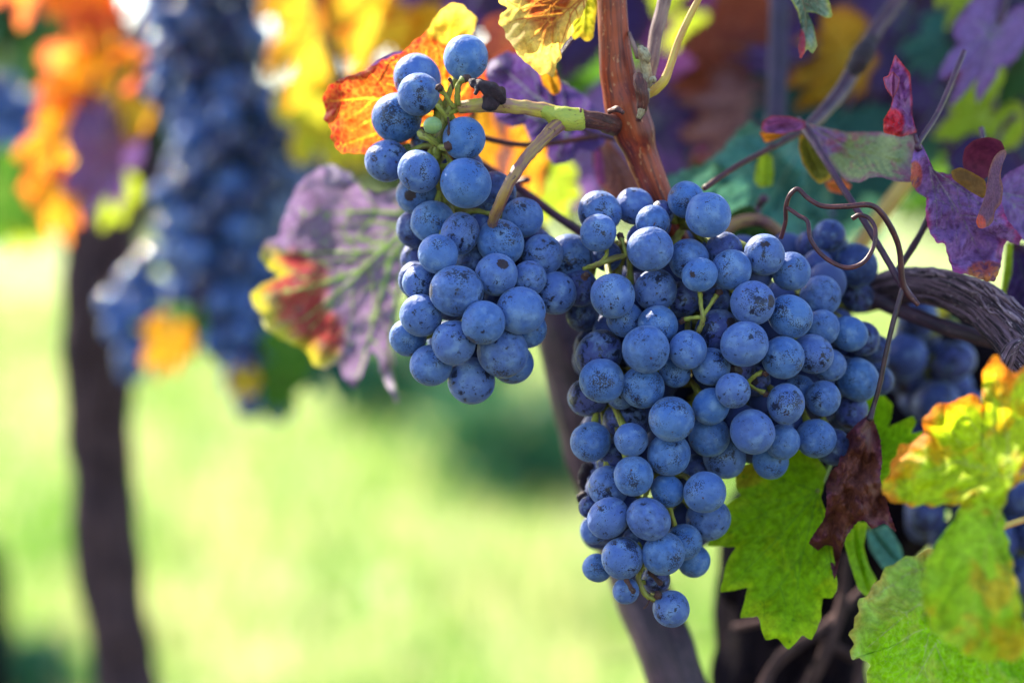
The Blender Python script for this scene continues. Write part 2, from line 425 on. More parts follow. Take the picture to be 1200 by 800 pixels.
def tube_data(pts, rad, seg=12, sub=8, rough=0.0, rough_scale=200.0, ridge=0.0, ridge_n=7, seed=0.0):
    pts = [Vector(p) for p in pts]
    c, r = catmull(pts, rad, sub)
    vs, fs, uv = [], [], []
    tan = [(c[min(i + 1, len(c) - 1)] - c[max(i - 1, 0)]).normalized() for i in range(len(c))]
    ref = Vector((0.13, -0.9, 0.4))
    n = (ref - tan[0] * ref.dot(tan[0])).normalized()
    L = 0
    for i, p in enumerate(c):
        if i:
            L += (p - c[i - 1]).length
            n = (n - tan[i] * n.dot(tan[i])).normalized()
        b = tan[i].cross(n)
        for k in range(seg):
            a = 2 * math.pi * k / seg
            rr = r[i]
            d = n * math.cos(a) + b * math.sin(a)
            if rough:
                q = p + d * rr
                rr *= 1 + rough * noise.noise(q * rough_scale + Vector((seed, 0, 0)))
            if ridge:
                w = noise.noise(Vector((math.cos(a) * ridge_n * 0.5, math.sin(a) * ridge_n * 0.5, L * 22 + seed)))
                w2 = noise.noise(Vector((math.cos(a) * ridge_n * 1.3, math.sin(a) * ridge_n * 1.3, L * 40 + seed + 5)))
                rr *= 1 + ridge * (w + 0.6 * w2)
            vs.append(p + d * rr)
            uv.append((math.cos(a) * r[i], L, math.sin(a) * r[i]))
    m = len(c)
    for i in range(m - 1):
        for k in range(seg):
            k2 = (k + 1) % seg
            fs.append((i * seg + k, i * seg + k2, (i + 1) * seg + k2, (i + 1) * seg + k))
    # rounded end caps
    for end, sgn in ((0, -1), (m - 1, 1)):
        ci = len(vs)
        vs.append(c[end] + tan[end] * sgn * r[end] * 0.5)
        uv.append((0, L if end else 0, 0))
        for k in range(seg):
            k2 = (k + 1) % seg
            a, b2 = end * seg + k, end * seg + k2
            fs.append((a, b2, ci) if sgn > 0 else (b2, a, ci))
    # even twist of uv: second coordinate is length, first/third the ring position
    return vs, fs, uv


class TB:
    """collects several tubes of one part"""
    def __init__(self): self.v, self.f, self.uv = [], [], []

    def add(self, *a, **k):
        v, f, u = tube_data(*a, **k)
        o = len(self.v)
        self.v += [tuple(x) for x in v]; self.uv += u
        self.f += [tuple(i + o for i in q) for q in f]
        return self

    def build(self, name, mat, parent=None, origin=None):
        return mesh_obj(name, self.v, self.f, mat, parent, origin, uv=self.uv)


def tube_px(tb, pts, seg=12, sub=8, **k):
    """pts: (px, py, depth, radius_px)"""
    tb.add([P(a, b, d) for a, b, d, r in pts], [r * d / F for a, b, d, r in pts], seg, sub, **k)


STD = [(0, 1.0), (.07, .88), (.15, .72), (.19, .58), (.30, .66), (.44, .73), (.56, .74), (.60, .60), (.61, .46), (.50, .33),
       (.64, .32), (.80, .22), (.82, .06), (.72, -.10), (.60, -.22), (.42, -.30), (.26, -.30), (.11, -.20), (.035, -.04)]
STD = STD + [(-x, y) for x, y in STD[:0:-1]]
STD_VEINS = [[(0, 0), (0, .5), (0, .97)], [(0, 0), (.3, .40), (.54, .71)], [(0, 0), (-.3, .40), (-.54, .71)],
             [(0, 0), (.42, .10), (.78, .18)], [(0, 0), (-.42, .10), (-.78, .18)], [(0, 0), (.22, -.14), (.42, -.27)], [(0, 0), (-.22, -.14), (-.42, -.27)]]


def resample(poly, n):
    p = np.array(poly + [poly[0]], float)
    seg = np.linalg.norm(np.diff(p, axis=0), axis=1)
    s = np.concatenate([[0], np.cumsum(seg)])
    u = np.linspace(0, s[-1], n, endpoint=False)
    return np.stack([np.interp(u, s, p[:, 0]), np.interp(u, s, p[:, 1])], 1), s[-1]


def blade_2d(outline, center, veins, n=160, rings=20, tooth=0.03, tooth_len=0.09, rng=None, vein_w=0.010, second=True, soft=2):
    """flat lamina: returns pts (k,2), faces, vd, er. Lengths relative to the outline's own unit."""
    rng = rng or random.Random(1)
    o, L = resample(outline, n)
    for _ in range(soft):
        o = 0.5 * o + 0.25 * (np.roll(o, 1, 0) + np.roll(o, -1, 0))
    size = math.sqrt(abs(np.sum(o[:, 0] * np.roll(o[:, 1], -1) - o[:, 1] * np.roll(o[:, 0], -1))) / 2)
    if tooth:
        tg = np.roll(o, -1, 0) - np.roll(o, 1, 0)
        nn = np.stack([tg[:, 1], -tg[:, 0]], 1)
        nn /= np.linalg.norm(nn, axis=1)[:, None] + 1e-9
        area = np.sum(o[:, 0] * np.roll(o[:, 1], -1) - o[:, 1] * np.roll(o[:, 0], -1))
        if area < 0: nn = -nn
        k = max(6, int(L / (tooth_len * size)))
        ph = np.linspace(0, k, n, endpoint=False) + 0.35 * np.sin(np.linspace(0, 14, n))
        fr = ph % 1.0
        saw = np.where(fr < 0.62, fr / 0.62, (1 - fr) / 0.38)
        amp = 0.6 + 0.8 * np.array([rng.random() for _ in range(k + 3)])[np.floor(ph).astype(int) % (k + 3)]
        o = o + nn * ((saw - 0.4) * amp * tooth * size)[:, None]
    c = np.array(center, float)
    tt = (np.arange(1, rings + 1) / rings) ** 0.85
    pts = [c[None, :]]
    er = [np.zeros(1)]
    for t_ in tt:
        pts.append(c + (o - c) * t_)
        er.append(np.full(n, t_))
    pts = np.concatenate(pts); er = np.concatenate(er)
    faces = [(0, 1 + (k + 1) % n, 1 + k)[::-1] for k in range(n)]
    for r in range(rings - 1):
        a = 1 + r * n
        for k in range(n):
            k2 = (k + 1) % n
            faces.append((a + k, a + k2, a + n + k2, a + n + k)[::-1])
    segs = []
    for v in veins:
        v = [np.array(q, float) for q in v]
        tot = sum(np.linalg.norm(v[i + 1] - v[i]) for i in range(len(v) - 1))
        run = 0
        for i in range(len(v) - 1):
            a, b = v[i], v[i + 1]
            l = np.linalg.norm(b - a)
            w0 = vein_w * size * (1 - 0.75 * run / tot); w1 = vein_w * size * (1 - 0.75 * (run + l) / tot)
            segs.append((a, b, w0, w1))
            if second:
                d = (b - a) / l
                m = max(1, int(l / (0.14 * size)))
                for q in range(m):
                    s0 = a + d * l * (q + 0.6) / m
                    rem = (tot - run - l * (q + 0.6) / m)
                    for sg in (-1, 1):
                        an = sg * (0.80 + 0.15 * rng.random())
                        dd = np.array([d[0] * math.cos(an) - d[1] * math.sin(an), d[0] * math.sin(an) + d[1] * math.cos(an)])
                        ln = min(0.42 * size, 0.15 * size + 0.45 * rem)
                        bend = np.array([dd[0] * math.cos(-sg * .25) - dd[1] * math.sin(-sg * .25), dd[0] * math.sin(-sg * .25) + dd[1] * math.cos(-sg * .25)])
                        e1 = s0 + dd * ln * 0.5
                        segs.append((s0, e1, w0 * 0.45, w0 * 0.38))
                        segs.append((e1, e1 + bend * ln * 0.5, w0 * 0.38, w0 * 0.22))
            run += l
    vd = np.full(len(pts), 50.0)
    raw = np.full(len(pts), 1e3)
    for a, b, w0, w1 in segs:
        ab = b - a
        u = np.clip(((pts - a) @ ab) / (ab @ ab), 0, 1)
        dist = np.linalg.norm(pts - (a + u[:, None] * ab), axis=1)
        w = w0 + (w1 - w0) * u
        vd = np.minimum(vd, dist / w)
        raw = np.minimum(raw, dist / size + (0.02 if w0 < vein_w * size * 0.5 else 0))
    return pts, faces, vd, er, raw, size


def leaf_root(name, loc, label, group='vine leaves', cat='leaf'):
    return tag(empty(name, loc), label, cat, group)


def trace_blade(root, mat, outline, center, veins, d, grad=(0, 0), wave=0.004, pleat=0.004, wscale=0.02, cup=0.0, region=None,
                n=240, rings=34, tooth=0.014, tooth_len=0.10, seed=1, name='blade', crumple=0.0, second=True, vein_w=0.010, axis=None, soft=2):
    """a leaf blade whose lamina is laid out at its own distance d; grad = metres of depth per 100 px"""
    rng = random.Random(seed)
    pts, faces, vd, er, raw, size = blade_2d(outline, center, veins, n, rings, tooth, tooth_len, rng, vein_w, second, soft)
    q = (pts - np.array(center)) / size
    dz = grad[0] * (pts[:, 0] - center[0]) / 100 + grad[1] * (pts[:, 1] - center[1]) / 100
    dz = dz + cup * (q ** 2).sum(1)
    dz = dz + pleat * np.exp(-(raw / 0.055) ** 2) * np.clip(1.15 - er, 0, 1)
    rg = np.zeros(len(pts))
    if region:
        for (cx, cy, rx, ry) in region:
            rg = np.maximum(rg, np.clip(1.5 - np.sqrt(((pts[:, 0] - cx) / rx) ** 2 + ((pts[:, 1] - cy) / ry) ** 2), 0, 1))
    vs = []
    off = Vector((seed * 3.7, seed * 1.3, 0))
    for i, (x, y) in enumerate(pts):
        nz = noise.noise(Vector((x * wscale, y * wscale, 0)) + off)
        nz2 = noise.noise(Vector((x * wscale * 2.7, y * wscale * 2.7, 3)) + off)
        z = dz[i] + wave * (0.35 + er[i]) * nz + wave * 0.4 * er[i] * nz2
        if crumple:
            a = 1 - abs(noise.noise(Vector((x * 0.034 + y * 0.010, y * 0.022, 7)) + off)) * 2.2
            b = 1 - abs(noise.noise(Vector((x * 0.085, y * 0.045, 2)) + off)) * 2.2
            z += crumple * (a + 0.5 * b)
        vs.append(P(x, y, d + z))
    return mesh_obj(name, vs, faces, mat, root, root.location, attrs={'vd': vd, 'er': er, 'rg': rg})


def std_leaf(label, mat, joint, tip, width=1.0, roll=0.0, fold=0.15, curl=0.3, seed=1, n=110, rings=12, group='vine leaves', petiole=0.5, ptip=None, pmat='purple_petiole', prad=0.0011):
    """a whole five-lobed vine leaf hung from its petiole; joint, tip = (px, py, depth)"""
    rng = random.Random(seed * 13 + 5)
    J, T = P(*joint), P(*tip)
    y = T - J
    Ln = y.length
    y.normalize()
    view = (CAM - J).normalized()
    x = y.cross(view).normalized()
    z = x.cross(y)
    a = R(roll)
    x, z = x * math.cos(a) + z * math.sin(a), z * math.cos(a) - x * math.sin(a)
    out = [(px * (1 + 0.10 * rng.uniform(-1, 1)), py * (1 + 0.05 * rng.uniform(-1, 1)) + 0.02 * rng.uniform(-1, 1)) for px, py in STD]
    pts, faces, vd, er, raw, size = blade_2d(out, (0, .16), STD_VEINS, n, rings, 0.045, 0.10, rng, 0.012)
    ns = rng.uniform(0, 50)
    vs = []
    for i, (px, py) in enumerate(pts):
        zz = -fold * abs(px) * (1 if fold > 0 else 1) - 0.06 * math.exp(-(raw[i] / 0.06) ** 2) * max(0, 1 - er[i])
        zz += 0.10 * er[i] * noise.noise(Vector((px * 2.2 + ns, py * 2.2, 0))) + 0.05 * er[i] * noise.noise(Vector((px * 5 + ns, py * 5, 4)))
        # curl backward along the length
        th = curl * py
        yy = math.sin(th) / curl if abs(curl) > 1e-3 else py
        zz -= (1 - math.cos(th)) / curl if abs(curl) > 1e-3 else 0
        vs.append(J + (x * (px * width) + y * yy + z * zz) * Ln)
    root = leaf_root('grape_leaf', J, label, group)
    mesh_obj('blade', vs, faces, M[mat], root, J, attrs={'vd': vd, 'er': er, 'rg': np.zeros(len(pts))})
    if petiole:
        e = P(*ptip) if ptip else J - y * Ln * petiole * 0.7 + Vector((rng.uniform(-.2, .2) * Ln, 0, Ln * petiole * 0.6))
        tb = TB()
        mid = (J + e) / 2 + Vector((0, 0.004, 0.12 * (J - e).length))
        tb.add([J, mid, e], [prad, prad * 1.05, prad * 1.4], 8, 5)
        tb.build('petiole', M[pmat], root, J)
    return root


def zpx(pts, ox, oy, s):
    return [(ox + a / s, oy + b / s) for a, b in pts]


# ------------------------------------------------------------------ ground and grass
def ground_mat():
    t = NT('meadow_ground')
    o = t.obj()
    a = t.noise(o, 2.6, 4, 0.6)
    b = t.noise(o, 6.0, 3, 0.6)
    col = t.mix(t.step(a, 0.35, 0.65), (0.13, 0.25, 0.03), (0.48, 0.48, 0.25))
    col = t.mix(t.math('MULTIPLY', t.step(b, 0.5, 0.7), 0.6), col, (0.11, 0.21, 0.03))
    return t.finish(t.bsdf(col, 0.9, 0.1))


g = mesh_obj('ground', [(-200, -60, 0), (200, -60, 0), (200, 400, 0), (-200, 400, 0)], [(0, 1, 2, 3)], ground_mat(), smooth=False)
tag(g, kind='structure')


def bounce_blocker_mat():
    t = NT('bounce_blocker_ground')
    o = t.obj()
    a = t.noise(o, 2.0, 5, 0.65)
    b = t.noise(o, 30.0, 4, 0.6)
    col = t.mix(t.step(a, 0.35, 0.65), (0.045, 0.035, 0.025), (0.075, 0.060, 0.035))
    col = t.mix(t.math('MULTIPLY', t.step(b, 0.52, 0.66), 0.7), col, (0.030, 0.060, 0.018))
    return t.finish(t.bsdf(col, 0.95, 0.05, t.bump(b, 0.6, 0.02)))


so = mesh_obj('bounce_blocker_strip', [(-60, -3.2, .004), (60, -3.2, .004), (60, 2.35, .004), (-60, 2.35, .004)], [(0, 1, 2, 3)], bounce_blocker_mat(), smooth=False)  # unseen dark strip added to cut light bounced up from the ground
tag(so, kind='structure')


def grass_mat():
    t = NT('grass_blade')
    o = t.obj()
    a = t.noise(o, 2.2, 3, 0.6)
    c = t.attr('cv')
    col = t.mix(t.step(t.math('ADD', t.math('MULTIPLY', a, 0.8), t.math('MULTIPLY', c, 0.2)), 0.43, 0.60), (0.085, 0.215, 0.012), (0.48, 0.47, 0.25))
    p = t.bsdf(col, 0.5, 0.3)
    tr = t.n.new('ShaderNodeBsdfTranslucent')
    t.link(t.mix(1.0, col, (1.3, 1.3, 1.0), 'MULTIPLY'), tr.inputs[0])
    ms = t.n.new('ShaderNodeMixShader'); ms.inputs[0].default_value = 0.5
    t.link(p, ms.inputs[1]); t.link(tr.outputs[0], ms.inputs[2])
    return t.finish(ms.outputs[0])


def grass():
    vs, fs, cv = [], [], []
    rng = random.Random(3)
    for i in range(36000):
        y = 2.2 + 16 * rng.random() ** 1.5
        x = rng.uniform(-1, 1) * (0.26 * y + 0.5)
        h = rng.uniform(0.05, 0.16) * (0.6 + 1.6 * max(0, noise.noise(Vector((x * 1.9, y * 1.1, 0)))))
        a = rng.uniform(0, math.pi)
        w = rng.uniform(0.003, 0.006) * (1 + y / 9)
        dx, dy = math.cos(a) * w, math.sin(a) * w
        lx, ly = rng.gauss(0, .35) * h, rng.gauss(0, .35) * h
        k = len(vs)
        vs += [(x - dx, y - dy, 0), (x + dx, y + dy, 0), (x + dx * .6 + lx * .4, y + dy * .6 + ly * .4, h * .6), (x - dx * .6 + lx * .4, y - dy * .6 + ly * .4, h * .6), (x + lx, y + ly, h)]
        fs += [(k, k + 1, k + 2, k + 3), (k + 3, k + 2, k + 4)]
        cv += [rng.random()] * 5
    o = mesh_obj('grass', vs, fs, grass_mat(), attrs={'cv': cv})
    tag(o, 'pale sunlit meadow grass spread over the whole ground', 'grass', None, 'stuff')


grass()


# ------------------------------------------------------------------ far vines and low weeds
def leaf_cloud(rng, boxes, size):
    vs, fs = [], []
    for (c, s, num) in boxes:
        for i in range(num):
            p = Vector(c) + Vector((rng.gauss(0, s[0]), rng.gauss(0, s[1]), rng.gauss(0, s[2])))
            n = Vector((rng.gauss(0, 1), rng.gauss(0, 1), rng.gauss(0, .7))).normalized()
            u = n.orthogonal().normalized(); v = n.cross(u)
            z = size * rng.uniform(.6, 1.3)
            k = len(vs)
            vs += [p - u * z * .5, p + v * z * .45 - u * .1 * z, p + u * z * .55 + n * z * .1, p - v * z * .45 - u * .1 * z, p + n * z * .12]
            fs += [(k, k + 1, k + 4), (k + 1, k + 2, k + 4), (k + 2, k + 3, k + 4), (k + 3, k, k + 4)]
    return [tuple(v) for v in vs], fs


def cloud_mat(name, c1, c2, c3, sc=2.0):
    t = NT(name)
    o = t.obj()
    r = t.rnd()
    col = t.mix(t.step(t.noise(t.vadd(o, t.math('MULTIPLY', r, 40)), sc, 4, 0.6), 0.35, 0.65), c1, c2)
    col = t.mix(t.step(t.noise(t.vadd(o, t.math('MULTIPLY', r, 70)), sc * 1.7, 3, 0.6), 0.58, 0.66), col, c3)
    p = t.bsdf(col, 0.5, 0.3)
    tr = t.n.new('ShaderNodeBsdfTranslucent'); t.link(col, tr.inputs[0])
    ms = t.n.new('ShaderNodeMixShader'); ms.inputs[0].default_value = 0.4
    t.link(p, ms.inputs[1]); t.link(tr.outputs[0], ms.inputs[2])
    return t.finish(ms.outputs[0])


M['far_foliage'] = cloud_mat('far_vine_foliage', (0.075, 0.13, 0.022), (0.035, 0.085, 0.045), (0.20, 0.20, 0.03))
M['weed'] = cloud_mat('weed_foliage', (0.020, 0.105, 0.062), (0.035, 0.14, 0.050), (0.06, 0.19, 0.03), 9.0)


def far_vines():
    protos = []
    for k in range(3):
        rng = random.Random(50 + k)
        root = empty('far_vine', (0, 0, 0))
        boxes = [((rng.uniform(-.7, .7), rng.uniform(-.2, .2), rng.uniform(.35, 1.9)), (.32, .2, .28), 150) for _ in range(16)]
        v, f = leaf_cloud(rng, boxes, 0.15)
        mesh_obj('crown', v, f, M['far_foliage'], root, (0, 0, 0), smooth=False)
        tb = TB()
        tb.add([Vector((0, 0, -.02)), Vector((.03, 0, .5)), Vector((-.02, .02, 1.0)), Vector((.05, 0, 1.5))], [.06, .05, .045, .02], 8, 3, rough=.2, rough_scale=8)
        tb.build('trunk', M['bark_brown'], root, (0, 0, 0))
        protos.append(root)
    i = 0
    for x in np.arange(-7.5, 8.0, 1.25):
        if i < 3:
            r = protos[i]
        else:
            s = protos[i % 3]
            r = s.copy(); COL.objects.link(r)
            for ch in s.children:
                c = ch.copy(); COL.objects.link(c); c.parent = r
        r.location = (x + random.uniform(-.2, .2), 31 + random.uniform(-.4, .4) - abs(x) * 0.1, 0)
        r.rotation_euler.z = random.choice((0, math.pi)) + random.uniform(-.2, .2)
        r.scale = (1, 1, random.uniform(.9, 1.15))
        tag(r, 'distant blurred green grapevine in the row beyond the bright grass', 'vine', 'vines in the far row')
        i += 1


far_vines()


def weed(px, py, d, wpx, hpx, label, seed):
    rng = random.Random(seed)
    base = P(px, py, d)
    base.z = 0
    w, h = wpx * d / F, hpx * d / F
    v, f = leaf_cloud(rng, [((base.x + rng.uniform(-.35, .35) * w, base.y + rng.uniform(-.3, .3) * w, h * rng.uniform(.2, .8)), (w * .14, w * .14, h * .16), 60) for _ in range(12)], 0.055)
    v = [(a, b, max(c, 0.003)) for a, b, c in v]
    root = tag(empty('weed_clump', base), label, 'plant')
    mesh_obj('leaves', v, f, M['weed'], root, base, smooth=False)
    tb = TB()
    for i in range(7):
        a = Vector((base.x + rng.uniform(-.15, .15) * w, base.y + rng.uniform(-.1, .1) * w, 0))
        tb.add([a, a + Vector((rng.uniform(-.1, .1) * w, 0, h * .45)), a + Vector((rng.uniform(-.3, .3) * w, 0, h * .9))], [.004, .003, .0015], 5, 3)
    tb.build('stem', M['green_petiole'], root, base)


weed(600, 590, 6.6, 190, 140, 'dark teal-green weed clump in the grass, left of the large grape bunch', 5)
weed(440, 530, 8.2, 130, 120, 'dark green weed clump in the grass, below the purple and yellow leaf', 6)
weed(540, 520, 9.5, 120, 110, 'blue-green weed clump in the grass, below the smaller grape bunch', 8)
weed(30, 820, 4.0, 110, 90, 'green weed clump at the foot of the post in the left bottom corner', 9)

# slim wooden stake at left edge and far pale stake
tb = TB()
tb.add([Vector((P(-14, 600, 1.9).x, P(-14, 600, 1.9).y, -.05)), P(-13, 760, 1.9), P(-14, 640, 1.9)], [.018, .017, .010], 12, 4, rough=.1, rough_scale=60)
o = tb.build('vine_stake', M['bark_brown'], origin=(P(-14, 600, 1.9).x, P(-14, 600, 1.9).y, 0))
tag(o, 'dark stake reddish in the left bottom corner of the grass', 'stake')


M['weathered_wood'] = stem_mat('weathered_stake_wood', (0.36, 0.27, 0.20), (0.24, 0.17, 0.13), None, 20, 20, 0.8, 0.5)
tb = TB()
q = P(487, 600, 9.0)
tb.add([Vector((q.x, q.y, -.05)), Vector((q.x + .01, q.y, .25)), Vector((q.x + .015, q.y, .56))], [.045, .042, .038], 14, 4, rough=.12, rough_scale=20)
tag(tb.build('vine_stake', M['weathered_wood'], origin=(q.x, q.y, 0)), 'short pale tan stake far off in the grass under the smaller bunch', 'stake')


# ------------------------------------------------------------------ berries
def berry_mesh(name, seed, mat, u=40, v=26, el=1.04):
    rng = random.Random(seed)
    vs, fs = [], []
    sx, sy = rng.uniform(.975, 1.025), rng.uniform(.975, 1.025)
    off = Vector((seed * 7.1, 0, 0))
    vs.append((0, 0, 1.0 * el * .985))
    for i in range(1, v):
        th = math.pi * i / v
        for k in range(u):
            ph = 2 * math.pi * k / u
            p = Vector((math.sin(th) * math.cos(ph), math.sin(th) * math.sin(ph), math.cos(th)))
            r = 1 + 0.022 * noise.noise(p * 1.1 + off) + 0.006 * noise.noise(p * 3 + off)
            dent = 0.05 * math.exp(-((math.pi - th) / 0.22) ** 2) + 0.015 * math.exp(-(th / 0.12) ** 2)
            r -= dent
            vs.append((p.x * r * sx, p.y * r * sy, p.z * r * el))
    vs.append((0, 0, -0.95 * el))
    last = len(vs) - 1
    for k in range(u):
        fs.append((0, 1 + k, 1 + (k + 1) % u))
        fs.append((last, last - u + (k + 1) % u, last - u + k))
    for i in range(v - 2):
        a = 1 + i * u
        for k in range(u):
            k2 = (k + 1) % u
            fs.append((a + k, a + u + k, a + u + k2, a + k2))
    me = bpy.data.meshes.new(name)
    me.from_pydata(vs, [], fs)
    me.polygons.foreach_set('use_smooth', [True] * len(me.polygons))
    me.materials.append(mat)
    me.update()
    return me


BERRY = [berry_mesh('grape', s, M['grape'], el=e) for s, e in ((1, 1.0), (2, 1.03), (3, 1.05), (4, 0.99), (5, 1.02))]
BERRY_PAINTED_SHADE = [berry_mesh('grape', s, M['grape_painted_shade'], 32, 20, el=e) for s, e in ((11, 1.0), (12, 1.03), (13, 1.05))]
BERRY_FAR = [berry_mesh('grape', s, M[m], 24, 16, el=e) for s, e, m in ((1, 1.0, 'grape_shiny'), (2, 1.03, 'grape_shiny'), (3, 1.05, 'grape_shiny'), (4, 1.02, 'grape_dark'), (6, 1.04, 'grape_dark'))]


def put_berry(root, me, pos, r, outward, rng, jitter=0.6, name='grape'):
    o = bpy.data.objects.new(name, me)
    COL.objects.link(o)
    o.parent = root
    o.location = pos - root.location
    d = (outward.normalized() * 0.75 + Vector((rng.gauss(0, 1), rng.gauss(0, 1), rng.gauss(0, 1))) * jitter).normalized()
    if d.dot(Vector((0, -1, 0))) < -0.35:
        d.y = -d.y
    q = d.to_track_quat('Z', 'Y') @ Matrix.Rotation(rng.uniform(0, 6.28), 3, 'Z').to_quaternion()
    o.rotation_mode = 'QUATERNION'
    o.rotation_quaternion = q
    o.scale = (r * rng.uniform(.95, 1.04), r * rng.uniform(.95, 1.04), r * rng.uniform(.97, 1.09))
    return o


def solve_depth(grapes, base, step=0.0055, slack=0.95):
    """grapes: (px, py, rpx, layer); walk each one back until it touches the ones in front"""
    placed = []
    order = sorted(range(len(grapes)), key=lambda i: grapes[i][3])
    res = [None] * len(grapes)
    for i in order:
        px, py, r, lay = grapes[i]
        d = base(px, py) + lay * step
        for _ in range(80):
            p = P(px, py, d)
            rm = r * d / F
            if all((p - q).length >= slack * (rm + rq) for q, rq in placed):
                break
            d += 0.001
        placed.append((p, rm))
        res[i] = (p, rm)
    return res, placed


def fillers(placed, base, count, rpx, lay, rng, step=0.0055, deep=0.05):
    out = []
    tries = 0
    while len(out) < count and tries < 4000:
        tries += 1
        q, rq = placed[rng.randrange(len(placed))]
        rel = q - CAM
        dq = rel.dot(FWD)
        px = 600 + rel.dot(RIGHT) / dq * F + rng.gauss(0, 26)
        py = 400 - rel.dot(UP) / dq * F + rng.gauss(0, 26)
        # stay inside the silhouette: covered by at least two front berries nearby
        near = 0; sxm = sym = 0.0
        for a, ra in placed:
            ra_rel = a - CAM
            da = ra_rel.dot(FWD)
            ax = 600 + ra_rel.dot(RIGHT) / da * F; ay = 400 - ra_rel.dot(UP) / da * F
            if (ax - px) ** 2 + (ay - py) ** 2 < 48 ** 2:
                near += 1; sxm += ax - px; sym += ay - py
        if near < 5 or math.hypot(sxm, sym) / near > 13: continue
        d = base(px, py) + lay * step
        r = rpx * rng.uniform(.85, 1.08)
        ok = False
        for _ in range(60):
            p = P(px, py, d); rm = r * d / F
            if all((p - b).length >= 0.93 * (rm + rb) for b, rb in placed + out):
                ok = True; break
            d += 0.0015
        if ok and d < base(px, py) + deep:
            out.append((p, rm))
    return out


LEFT = [(546, 68, 26.4, 0), (489, 92, 27, 1), (490.3, 110.6, 24.6, 0), (465, 138.5, 29, .6), (453.4, 188.6, 26.5, 1), (491, 201, 25.7, 0), (544, 162.5, 24.8, .8),
        (546, 214.7, 29, .2), (489.4, 227, 24.5, 1.2), (580, 227, 26, 2), (612.5, 255, 25, 1.6), (507, 260, 25.5, 1), (488, 268, 24, 2.2), (539, 274, 23.3, .5),
        (586.7, 284, 28, 0), (635.6, 299, 24.7, 1), (668, 300.7, 25.4, 1.7), (513.5, 297.8, 23.2, .3), (581.6, 321.7, 24.3, -.4), (535, 341, 30, -.8), (620, 326, 21, .6),
        (650.4, 343.5, 24.8, .9), (490.6, 331, 20, 1), (486, 327, 19, 2), (610, 363.8, 28.6, -.5), (566.4, 378, 25.3, -1.0), (493.5, 369.6, 25.5, 0), (478, 395.6, 22.5, 1),
        (531.6, 401.4, 25.4, -.3), (589, 412, 29.8, 0), (505, 428, 24.8, .8), (552.6, 446, 28, .2), (600, 425, 25, 1.4), (619, 386, 22, 1.5),
        (499, 166, 19, 3), (521, 197, 24, 3), (518, 238, 22, 3), (560, 250, 22, 3.4), (555, 305, 24, 3), (560, 345, 24, 3.5)]
MAIN = [(702.7, 249, 26, 1), (701, 273, 21.9, .2), (743.5, 241.8, 21.8, 1), (765, 260, 19.5, .7), (775, 250, 15, 2), (804, 234, 21.5, 1.6), (830, 252, 27, .4), (761.7, 292, 27, 0),
        (807, 304, 24.5, 1), (820, 322, 20.7, 0), (848.5, 294, 22, 2), (857, 316, 24.2, .6), (895.6, 298.5, 23.5, .7), (718, 346.8, 27.2, 0), (768.5, 340, 25, 1), (679, 337, 23, 2.4), (683, 369, 20, 3),
        (711, 300, 18, 3), (732, 374, 22, 1.6), (717, 388, 22, 3), (771, 381, 24, .8), (757, 409, 28.5, -.6), (806, 409.7, 22, 0), (702, 415, 27, 2), (697, 409, 25, 3), (798, 351, 22, 3), (841, 388, 25, 2),
        (872.3, 403, 26.6, -.3), (882, 355, 26.2, 0), (833.4, 429.5, 22.5, .5), (836, 352, 20, 3), (927, 318, 23.5, 1.2), (961.5, 346.7, 24.8, 1.4), (926.4, 370.6, 26, .2), (963.8, 383.5, 21.3, 1),
        (995, 391, 21.5, 1.5), (1011, 397, 21, 2.2), (972, 276, 19, 6), (1003, 311, 26, 5), (1004, 347, 20, 6.5), (958, 311, 18, 6), (917.5, 419, 26.8, 0), (952, 414.4, 23.8, .6), (949, 287, 17, 6),
        (705.5, 446, 26, -.2), (753, 453.7, 25, .6), (728, 462, 18.5, 1.6), (791, 436, 19, 1.6), (859, 457.6, 21.2, -.6), (787, 491, 26.7, -.5), (833, 476, 22.5, .3), (733.5, 495.5, 27.5, 2), (739.6, 514.8, 19.8, .3),
        (692, 517.5, 23.6, 1), (689.5, 465, 23, 2.8), (784, 532, 26.5, .4), (831, 510.7, 24, .8), (882, 506, 26.8, -.1), (849, 535.4, 25, 1.4), (742.3, 557.4, 23, 0), (713, 570, 23, 1), (782.5, 574.8, 19.5, .8),
        (826, 576.7, 25.3, -.1), (718, 538, 19, 3), (815, 548, 17, 3), (863, 432, 22, 2.4), (885, 446, 18, 3), (921, 473, 23.6, -.2), (937.5, 455.6, 17.5, .9), (964.5, 466.7, 21.5, .7), (972, 428, 19.5, 1.6), (1005, 444.6, 25, 1.8),
        (998, 482, 20, 3), (956, 513.4, 22, .9), (976, 523, 22, 2), (917, 517.5, 20.5, 1), (903, 540, 21, 1.7), (915, 499, 15, 2.2), (1027, 408, 16, 3), (1030, 446, 17, 3.5), (830, 607.5, 25.7, 1), (713, 606.8, 24, 0),
        (760, 608, 24.6, -.2), (801, 635, 22.3, .9), (777.6, 648.7, 24.8, 0), (729.4, 653.6, 24.2, 0), (813, 657, 19.5, 1.6), (700, 665, 17.5, 1), (733.5, 692, 15.6, .7), (769, 679, 16, 2.4), (786.6, 713, 21.7, .8),
        (696, 622, 16, 1.6), (691, 594, 13, 2), (747, 634, 18, 2.6)]


def base_left(px, py): return 0.671 + 0.010 * ((px - 555) / 100) ** 2 + 0.006 * ((py - 330) / 170) ** 2
def base_main(px, py): return 0.672 + 0.026 * (max(0, px - 850) / 170) ** 2 + 0.008 * (max(0, 760 - px) / 80) ** 2 + 0.004 * ((py - 430) / 230) ** 2


